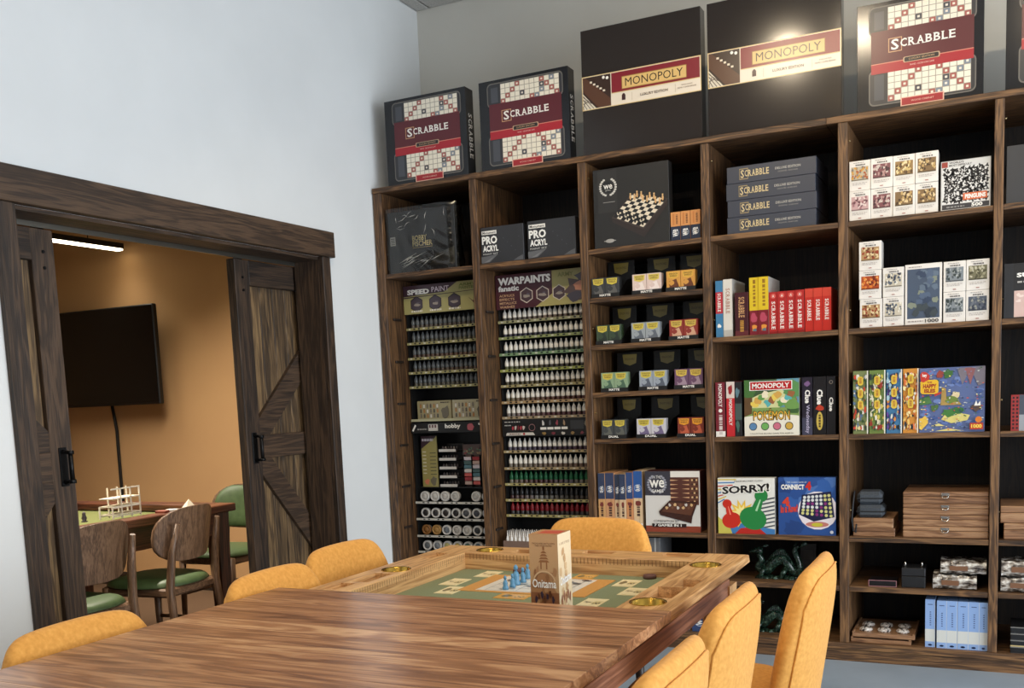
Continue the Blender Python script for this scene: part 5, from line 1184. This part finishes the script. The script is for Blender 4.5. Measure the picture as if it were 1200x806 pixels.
for k, (x0, z0, z1) in enumerate(((.022, LD, .654), (.008, .6545, .728))):
    t = thing('wooden_case', 'plain hardwood case at the picture edge, %s of two' % ('lower', 'upper')[k], 'case', (x0 + .16, YI + .004, z0), 0, 'hardwood cases at the picture edge'); h = z1 - z0 - .001
    m = MB(); m.box(-.16, .16, 0, .3, 0, h * .6, c=.003); m.build('body', BOXW('X'), t); m = MB(); m.box(-.16, .16, 0, .3, h * .6 + .001, h, c=.003); m.build('lid', BOXW('X'), t)
foil_pack('glossy silver wrapped pack at the picture edge, lower of two', .014, .20, LE + .001, .416, 0)
foil_pack('glossy silver wrapped pack at the picture edge, upper of two', .016, .21, .42, .488, 0)
for k in range(4): carton('game_case', 'thin black case in the low stack at the picture edge, %s' % ('lowest', 'second lowest', 'third lowest', 'topmost')[k], 'case', .055, .28, LBOT + .029 * k, LBOT + .0285 + .029 * k, YI, .18, (26, 26, 28), 'thin black cases', .35, lambda p, k=k: (p.rect(0, .85, 1, 1, (120, 118, 114)), p.rect(0, 0, 1, .2, (190, 170, 120)) if k == 1 else p.rect(0, 0, 1, .08, (60, 60, 62))))

# ================================================================== PAINT RACKS
YR = 4.83
black = plain((20, 20, 21), .5); khaki = (150, 144, 96)
def rack(label, x0, x1, z1, sign_z, art):
    t = thing('paint_rack', label, 'display rack', ((x0 + x1) / 2, YR, LE)); w = x1 - x0; h = z1 - LE
    m = MB(); m.box(-w / 2, w / 2, .19, .2, 0, h); m.build('back_panel', black, t)
    for sx in (-w / 2, w / 2 - .006): m = MB(); m.box(sx, sx + .006, .02, .19, 0, sign_z - LE); m.build('side_panel', black, t)
    m = MB(); m.box(-w / 2, w / 2, 0, .006, sign_z - LE, h, c=.001); s = m.build('header_sign', black, t)
    p = Print(w, h - (sign_z - LE)); art(p); p.build(s, 'front', (w, .006, h - (sign_z - LE)), 'printed_sign', off=(0, 0, sign_z - LE))
    return t, w
def hexa_(p, u, v, r, c, c2):
    P = [(u + r * math.cos(PI / 2 + k * PI / 3), v + r * p.w / p.h * math.sin(PI / 2 + k * PI / 3)) for k in range(6)]; p.poly(P, c); Q = [(u + .88 * (a - u), v + .88 * (b_ - v)) for a, b_ in P]; p.poly(Q, c2); p.blob(u, v - r * .3, r * .5, r * .6, (150, 140, 130)); p.blob(u + r * .2, v + r * .5, r * .25, r * .3, (90, 84, 96))
def sign_speed(p):
    p.rect(0, 0, 1, 1, (166, 158, 104)); p.poly([(0, .62), (.5, .69), (.66, 1), (0, 1)], (64, 42, 52)); p.poly([(0, .56), (.9, .66), (.9, .675), (0, .60)], (70, 48, 56)); p.text('SPEED', .05, .68, .32, .86, WHITE, .05, slope=.0); p.text('PAINT', .35, .72, .56, .9, (206, 190, 200), .01)
    for k in range(3): hexa_(p, .16 + .23 * k, .34, .085, (50, 38, 44), (70, 60, 70)); p.greek(.09 + .23 * k, .06, .23 + .23 * k, .12, (226, 222, 206), k)
    p.text('ARMY', .68, .84, .88, .93, (110, 120, 60), .03); p.text('PAINTER', .68, .73, .88, .82, (110, 120, 60), .03); p.poly([(.78, .45), (.84, .3), (.9, .4), (1, .8), (1, .1), (.88, .12)], (96, 60, 52))
def sign_war(p):
    p.rect(0, 0, 1, 1, (70, 34, 42)); p.poly([(.60, 1), (1, 1), (1, 0), (.42, 0), (.6, .35)], (170, 160, 100)); p.text('WARPAINTS', .03, .70, .585, .92, WHITE, .05); p.text('fanatic', .03, .52, .25, .68, WHITE, .04)
    for k, s_ in enumerate(('ACRYLICS', 'EFFECTS', 'METALLICS', 'WASHES')): p.text(s_, .04, .36 - .11 * k, .2 + .02 * (k == 2), .43 - .11 * k, (206, 170, 130), .01)
    for k in range(3): hexa_(p, .33 + .17 * k, .36, .075, (206, 196, 180), (72, 54, 60))
    p.text('ARMY', .66, .8, .82, .92, (130, 130, 70), .03); p.blob(.88, .45, .14, .3, (92, 72, 70)); p.blob(.9, .5, .08, .12, (190, 130, 104)); p.blob(.92, .75, .08, .14, (80, 74, 84)); p.blob(.82, .2, .08, .14, (70, 64, 76)); p.blob(.96, .2, .05, .14, (110, 60, 60))
r1, w1 = rack('narrower black paint rack beside the doorway wall with speed paint sign', -3.024, -2.496, 1.918, 1.762, sign_speed)
r2, w2 = rack('black paint rack with warpaints sign beside the card sleeve shelves', -2.441, -1.888, 1.925, 1.745, sign_war)
xc1, xc2 = -2.76, -2.1645
def rail(t, w, z, c=khaki, marks=True, h=.014):
    m = MB(); m.box(-w / 2 + .007, w / 2 - .007, .03, .18, -.004, 0); sh = m.build('rack_tier', black, t, (0, 0, z - LE))
    m = MB(); m.box(-w / 2 + .004, w / 2 - .004, .004, .008, -.006, h - .006); r_ = m.build('price_rail', plain(c, .5), t, (0, 0, z - LE))
    if marks:
        p = Print(w, h); z_ = p._z(); n = 16
        for k in range(n): p.rect(.03 + k * .06, .25, .055 + k * .06, .8, INK if (k * 7) % 3 else (200, 196, 180), z=z_)
        p.build(r_, 'front', (w - .01, .01, h), 'rail_labels', off=(0, .004, -.006))
def bottle_mesh(body, cap_c):
    m = MB(); m.lathe([(.0112, 0), (.0118, .003), (.0118, .021), (.0105, .025), (.010, .026)], 10); b_ = m.mesh('paint_bottle', plain(body, .35))
    c = MB(); c.lathe([(.0105, .024), (.0120, .027), (.0120, .043), (.0095, .053), (.0052, .060), (.0030, .072)], 10); return b_, c.mesh('cap', cap_c)
_BM = {}
def bottles(t_name, xs_, z, row, body_fn, cap_c, cap_nm, rack_nm, grp, yb=YR + .05):
    for k, x in enumerate(xs_):
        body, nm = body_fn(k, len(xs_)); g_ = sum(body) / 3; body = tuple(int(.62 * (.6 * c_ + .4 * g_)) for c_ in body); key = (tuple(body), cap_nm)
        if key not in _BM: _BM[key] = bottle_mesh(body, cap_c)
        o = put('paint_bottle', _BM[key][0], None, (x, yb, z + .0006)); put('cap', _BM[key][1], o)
        tag(o, '%s-capped %s paint bottle, %s from the doorway, %s row of the %s rack' % (cap_nm, nm, ORD[k], ORD[row], rack_nm), 'paint bottle', grp)
def mixc(a, b_, t): return tuple(int(a[i] + (b_[i] - a[i]) * t) for i in range(3))
def grad(stops):
    def f(k, n):
        t = k / max(1, n - 1) * (len(stops) - 1); i = min(len(stops) - 2, int(t)); c = mixc(stops[i][0], stops[i + 1][0], round((t - i) * 3) / 3); return c, (stops[i][1] if t - i < .5 else stops[i + 1][1])
    return f
white_cap = plain((240, 235, 224), .35); smoke_cap = plain((92, 96, 98), .25); green_cap = plain((22, 92, 56), .35); dark_cap = plain((34, 34, 36), .3); red_cap = plain((134, 24, 34), .35)
n1, n2 = 17, 18
bx1 = [xc1 - w1 / 2 + .024 + (w1 - .048) * k / (n1 - 1) for k in range(n1)]; bx2 = [xc2 - w2 / 2 + .024 + (w2 - .048) * k / (n2 - 1) for k in range(n2)]
speed = [[((150, 130, 110), 'tan'), ((140, 116, 100), 'brown')], [((130, 128, 100), 'olive'), ((160, 150, 90), 'yellow')], [((150, 100, 76), 'rust'), ((176, 110, 64), 'orange')], [((140, 120, 90), 'ochre'), ((150, 96, 70), 'red brown')], [((150, 140, 110), 'beige'), ((120, 112, 90), 'olive')]]
for i, z in enumerate((1.678, 1.597, 1.513, 1.433, 1.352)):
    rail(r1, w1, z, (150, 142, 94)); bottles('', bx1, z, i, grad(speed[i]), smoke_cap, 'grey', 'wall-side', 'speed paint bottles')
war = [[((120, 116, 116), 'grey'), ((196, 150, 120), 'peach'), ((84, 66, 60), 'brown')], [((80, 70, 110), 'violet'), ((60, 64, 96), 'navy'), ((70, 92, 86), 'slate green')], [((70, 110, 120), 'teal'), ((80, 120, 130), 'sea blue'), ((110, 130, 70), 'green')], [((150, 156, 70), 'lime'), ((110, 90, 76), 'brown'), ((96, 90, 70), 'olive')], [((120, 110, 70), 'olive'), ((170, 140, 70), 'ochre'), ((196, 160, 90), 'yellow')], [((206, 176, 110), 'cream'), ((170, 84, 56), 'rust'), ((130, 50, 44), 'red')], [((206, 190, 180), 'bone'), ((160, 60, 76), 'crimson'), ((150, 90, 96), 'rose')],
       [((130, 110, 150), 'lilac'), ((90, 56, 106), 'purple'), ((150, 80, 110), 'magenta')], [((200, 180, 150), 'ivory'), ((196, 150, 116), 'flesh'), ((176, 120, 90), 'tan')]]
zr2 = (1.677, 1.591, 1.504, 1.418, 1.335, 1.247, 1.164, .980, .888)
rc2 = [(150, 148, 110), (140, 150, 96), (120, 150, 110), (150, 156, 80), (158, 146, 100), (170, 140, 100), (160, 140, 110), (170, 150, 110), (160, 140, 104)]
for i, z in enumerate(zr2):
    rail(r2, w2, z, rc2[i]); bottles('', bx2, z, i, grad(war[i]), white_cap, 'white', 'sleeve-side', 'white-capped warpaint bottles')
mixrow = [[((200, 190, 150), 'cream'), ((140, 60, 60), 'red'), ((150, 140, 160), 'lilac'), ((190, 170, 80), 'yellow')], [((130, 60, 56), 'red'), ((200, 196, 190), 'pale'), ((110, 100, 90), 'grey'), ((120, 90, 70), 'brown')], [((90, 84, 82), 'grey'), ((110, 90, 84), 'brown')]]
for i, (z, cm, cn) in enumerate(((.801, green_cap, 'green'), (.714, dark_cap, 'black'), (.629, red_cap, 'red'))):
    rail(r2, w2, z, (168, 158, 104)); bottles('', bx2, z, 9 + i, grad(mixrow[i]), cm, cn, 'sleeve-side', '%s-capped paint bottles' % cn)
# information strip of the second rack
m = MB(); m.box(-w2 / 2 + .004, w2 / 2 - .004, 0, .006, 1.064 - LE, 1.157 - LE); s = m.build('information_strip', black, r2)
p = Print(w2 - .008, .093)
for k in range(4): p.rect(.42 + .075 * k, .36, .485 + .075 * k, .5, WHITE); p.blob(.45 + .075 * k, .72, .012, .16, [(210, 206, 200), (90, 90, 96), (150, 70, 80), (170, 140, 110)][k], seed=k)
p.poly([(.04, .06), (.36, .06), (.34, .22), (.05, .22)], (206, 200, 190)); p.disc(.24, .14, .012, (170, 40, 40)); p.greek(.08, .11, .2, .17, (120, 90, 90)); p.rect(.74, .35, .88, .85, (52, 52, 54)); p.greek(.03, .82, .2, .87, (190, 186, 180)); p.greek(.03, .62, .1, .68, (190, 186, 180))
for k in range(5): p.blob(.12 + .03 * k, .5, .012, .12, [(170, 60, 70), (206, 190, 180), (120, 40, 50)][k % 3], seed=k); p.blob(.46 + .1 * k, .14, .02, .08, [(150, 120, 70), (120, 50, 60), (206, 200, 190)][k % 3], seed=k + 9)
p.blob(.94, .7, .05, .2, (120, 110, 90)); p.ring(.33, .5, .03, .006, (150, 110, 110), 10); p.build(s, 'front', (w2 - .008, .006, .093), 'printed_strip', off=(0, 0, 1.064 - LE))
# lower half of the first rack
rail(r1, w1, 1.166, (176, 172, 140), False)
def art_set(c, seed):
    def f(p):
        p.rect(0, 0, 1, 1, c)
        for j in range(3):
            for k in range(6): p.rect(.08 + .1 * k, .12 + .26 * j, .13 + .1 * k, .30 + .26 * j, [(120, 112, 100), (86, 80, 72), (170, 120, 70), (206, 200, 190)][(k + j + seed) % 4]); p.poly([(.085 + .1 * k, .30 + .26 * j), (.125 + .1 * k, .30 + .26 * j), (.105 + .1 * k, .36 + .26 * j)], (110, 104, 92))
        p.blob(.84, .4, .13, .3, (104, 96, 80)); p.greek(.7, .87, .96, .93, (70, 60, 50))
    return f
for k, (x0, x1) in enumerate(((-2.995, -2.775), (-2.765, -2.545))):
    carton('paint_set_box', 'tan boxed paint set on the wall-side rack, %s' % ('nearer the doorway', 'farther from the doorway')[k], 'paint set', x0, x1, 1.1665, 1.275, YR + .04, .1, [(150, 140, 106), (156, 148, 120)][k], 'tan paint sets', .45, art_set([(158, 148, 112), (168, 160, 132)][k], k))
m = MB(); m.box(-w1 / 2 + .004, w1 / 2 - .004, 0, .006, 1.095 - LE, 1.152 - LE); s = m.build('information_strip', black, r1)
p = Print(w1, .057); p.text('hobby', .43, .3, .62, .85, WHITE, .03); p.rect(.22, .2, .34, .85, (190, 184, 176)); p.greek(.08, .3, .2, .45, (150, 146, 140)); p.blob(.74, .5, .05, .3, (170, 90, 100)); p.line((.84, .8), (.98, .3), .02, WHITE); p.line((.02, .2), (.06, .8), .02, WHITE)
for k in range(3): p.rect(.23 + .035 * k, .5, .25 + .035 * k, .8, (90, 50, 56))
p.build(s, 'front', (w1 - .008, .006, .057), 'printed_strip', off=(0, 0, 1.095 - LE))
m = MB(); m.box(-w1 / 2 + .007, w1 / 2 - .007, .06, .18, .776 - LE, .782 - LE); m.build('rack_tier', black, r1)
def art_poster(p):
    p.rect(0, 0, 1, 1, (150, 140, 84)); p.poly([(0, .75), (.95, .97), (1, 1), (0, 1)], (58, 40, 50)); p.greek(.06, .9, .8, .95, (206, 196, 200)); z = p._z()
    for k in range(7): p.rect(.06, .68 - .07 * k, .3, .70 - .07 * k, (206, 200, 180), z=z); p.rect(.55, .66 - .07 * k, .95, .675 - .07 * k, (70, 60, 46), z=z)
    p.blob(.3, .1, .16, .05, (200, 120, 90)); p.blob(.75, .12, .2, .08, (104, 96, 76))
carton('brush_card', 'khaki brush information card on the wall-side paint rack', 'card', -2.99, -2.89, .783, 1.075, YR + .05, .012, (150, 140, 84), None, .5, art_poster)
for k in range(5):
    t = thing('brush_tray', 'small dark tray with white label strip, %s from the top of the wall-side rack' % ORD[4 - k], 'tray', (-2.815, YR + .045, .785 + .05 * k), 0, 'small trays on the wall-side rack')
    m = MB(); m.box(-.055, .055, 0, .1, 0, .004); m.box(-.055, .055, .096, .1, .004, .04); m.build('tray_body', plain((44, 42, 42), .5), t)
    m = MB(); m.box(-.055, .055, -.003, 0, -.001, .014); m.build('label_strip', plain((206, 202, 196), .5), t)
    for j in range(6):
        m = MB(); m.lathe([(.006, .004), (.006, .022), (.003, .028)], 7, (-.045 + .018 * j, .03, 0)); m.build('brush_tip', plain([(86, 76, 76), (120, 110, 104), (60, 54, 56)][j % 3], .5), t)
t = thing('tool_pack_stand', 'upright rack of colourful tool packs on the wall-side paint rack', 'display rack', (-2.67, YR + .05, .783), 0)
m = MB(); m.box(-.065, .065, .03, .034, 0, .24); bk = m.build('backing_card', plain((82, 66, 62), .5), t)
p = Print(.13, .24); busy(p, [(120, 60, 60), (80, 110, 90), (150, 130, 100), (60, 50, 56)], 4, 26, .06, .94, .72, .97, .07); p.build(bk, 'front', (.13, .004, .24), 'printed_top', off=(0, .03, 0))
for k in range(2):
    for j in range(7):
        m = MB(); m.box(-.048 + .055 * k, .0 + .055 * k - .006 * 0, .006, .028, .012 + .023 * j, .032 + .023 * j, c=.002); m.build('tool_pack', plain([(176, 150, 140), (150, 50, 56), (190, 90, 86), (206, 200, 196), (84, 120, 130), (70, 96, 96), (200, 190, 196)][(j + k * 2) % 7], .3), t)
    m = MB(); m.box(-.052 + .055 * k, -.050 + .055 * k, .002, .03, 0, .18); m.box(.002 + .052 * k, .004 + .052 * k, .002, .03, 0, .18); m.build('frame', black_metal, t)
# basing jars, lids facing out
ringw = plain((206, 204, 200), .4)
jz = (.730, .634, .536, .443); jx = [-2.974 + .0672 * k for k in range(7)]
jc = [[(196, 192, 186), (200, 196, 190), (196, 192, 188), (186, 184, 180), None, (190, 188, 184), (180, 178, 174)], [(40, 38, 38), (52, 50, 52), (48, 42, 40), (40, 38, 40), (84, 86, 92), (66, 68, 76), (60, 60, 62)],
      [(140, 96, 50), (170, 130, 74), (110, 116, 124), (176, 172, 168), (190, 186, 180), (50, 52, 56), (90, 90, 90)], [(96, 102, 108), (124, 132, 140), (176, 168, 110), (170, 150, 80), (56, 96, 90), (60, 88, 110), (80, 84, 90)]]
for i, z in enumerate(jz):
    rail(r1, w1, z - .034, (200, 198, 190), True, .012)
    for k, x in enumerate(jx):
        c = jc[i][k]
        if c is None: continue
        o = thing('basing_jar', 'round pot of basing material, lid outwards, %s from the doorway, %s row of pots' % (ORD[k], ORD[i]), 'jar', (x, YR + .03, z), 0, 'round pots on the wall-side rack')
        m = MB(); m.lathe([(.026, .012), (.026, .03)], 16, axis='Y'); m.build('pot', plain((190, 188, 184), .3), o)
        m = MB(); m.lathe([(.029, .014), (.0295, .002), (.027, 0), (.019, .0005), (.019, .003)], 20, axis='Y', cap=False); m.build('lid_ring', ringw if not (i == 2 and k < 2) else plain(c, .5), o)
        m = MB(); m.lathe([(.0192, .0035), (.0192, .0022), (.0001, .0022)], 16, axis='Y', cap=False); m.build('lid_window', plain(c, .5, 0, .2), o)
# carton of white droppers at the foot of the second rack
t = thing('dropper_carton', 'brown cardboard tray of white dropper bottles at the foot of the rack', 'carton', (-2.29, YR - .11, LE), 0)
m = MB(); m.box(-.115, .115, 0, .003, 0, .155); m.box(-.115, .115, .097, .1, 0, .155); m.box(-.115, -.112, .003, .097, 0, .155); m.box(.112, .115, .003, .097, 0, .155); m.box(-.112, .112, .003, .097, 0, .004); m.build('tray', plain((120, 96, 84), .8), t)
dm = MB(); dm.lathe([(.010, 0), (.010, .14), (.008, .15), (.0085, .16), (.004, .175), (.0015, .205)], 8); dme = dm.mesh('dropper_bottle', plain((222, 218, 214), .3))
for j in range(4):
    for k in range(9):
        o = put('dropper_bottle', dme, None, (-2.385 + .0238 * k, YR - .095 + .0225 * j, LE + .0045)); tag(o, 'white dropper bottle in the brown carton, %s in the %s row' % (ORD[k], ORD[j]), 'bottle', 'white droppers in the brown carton')
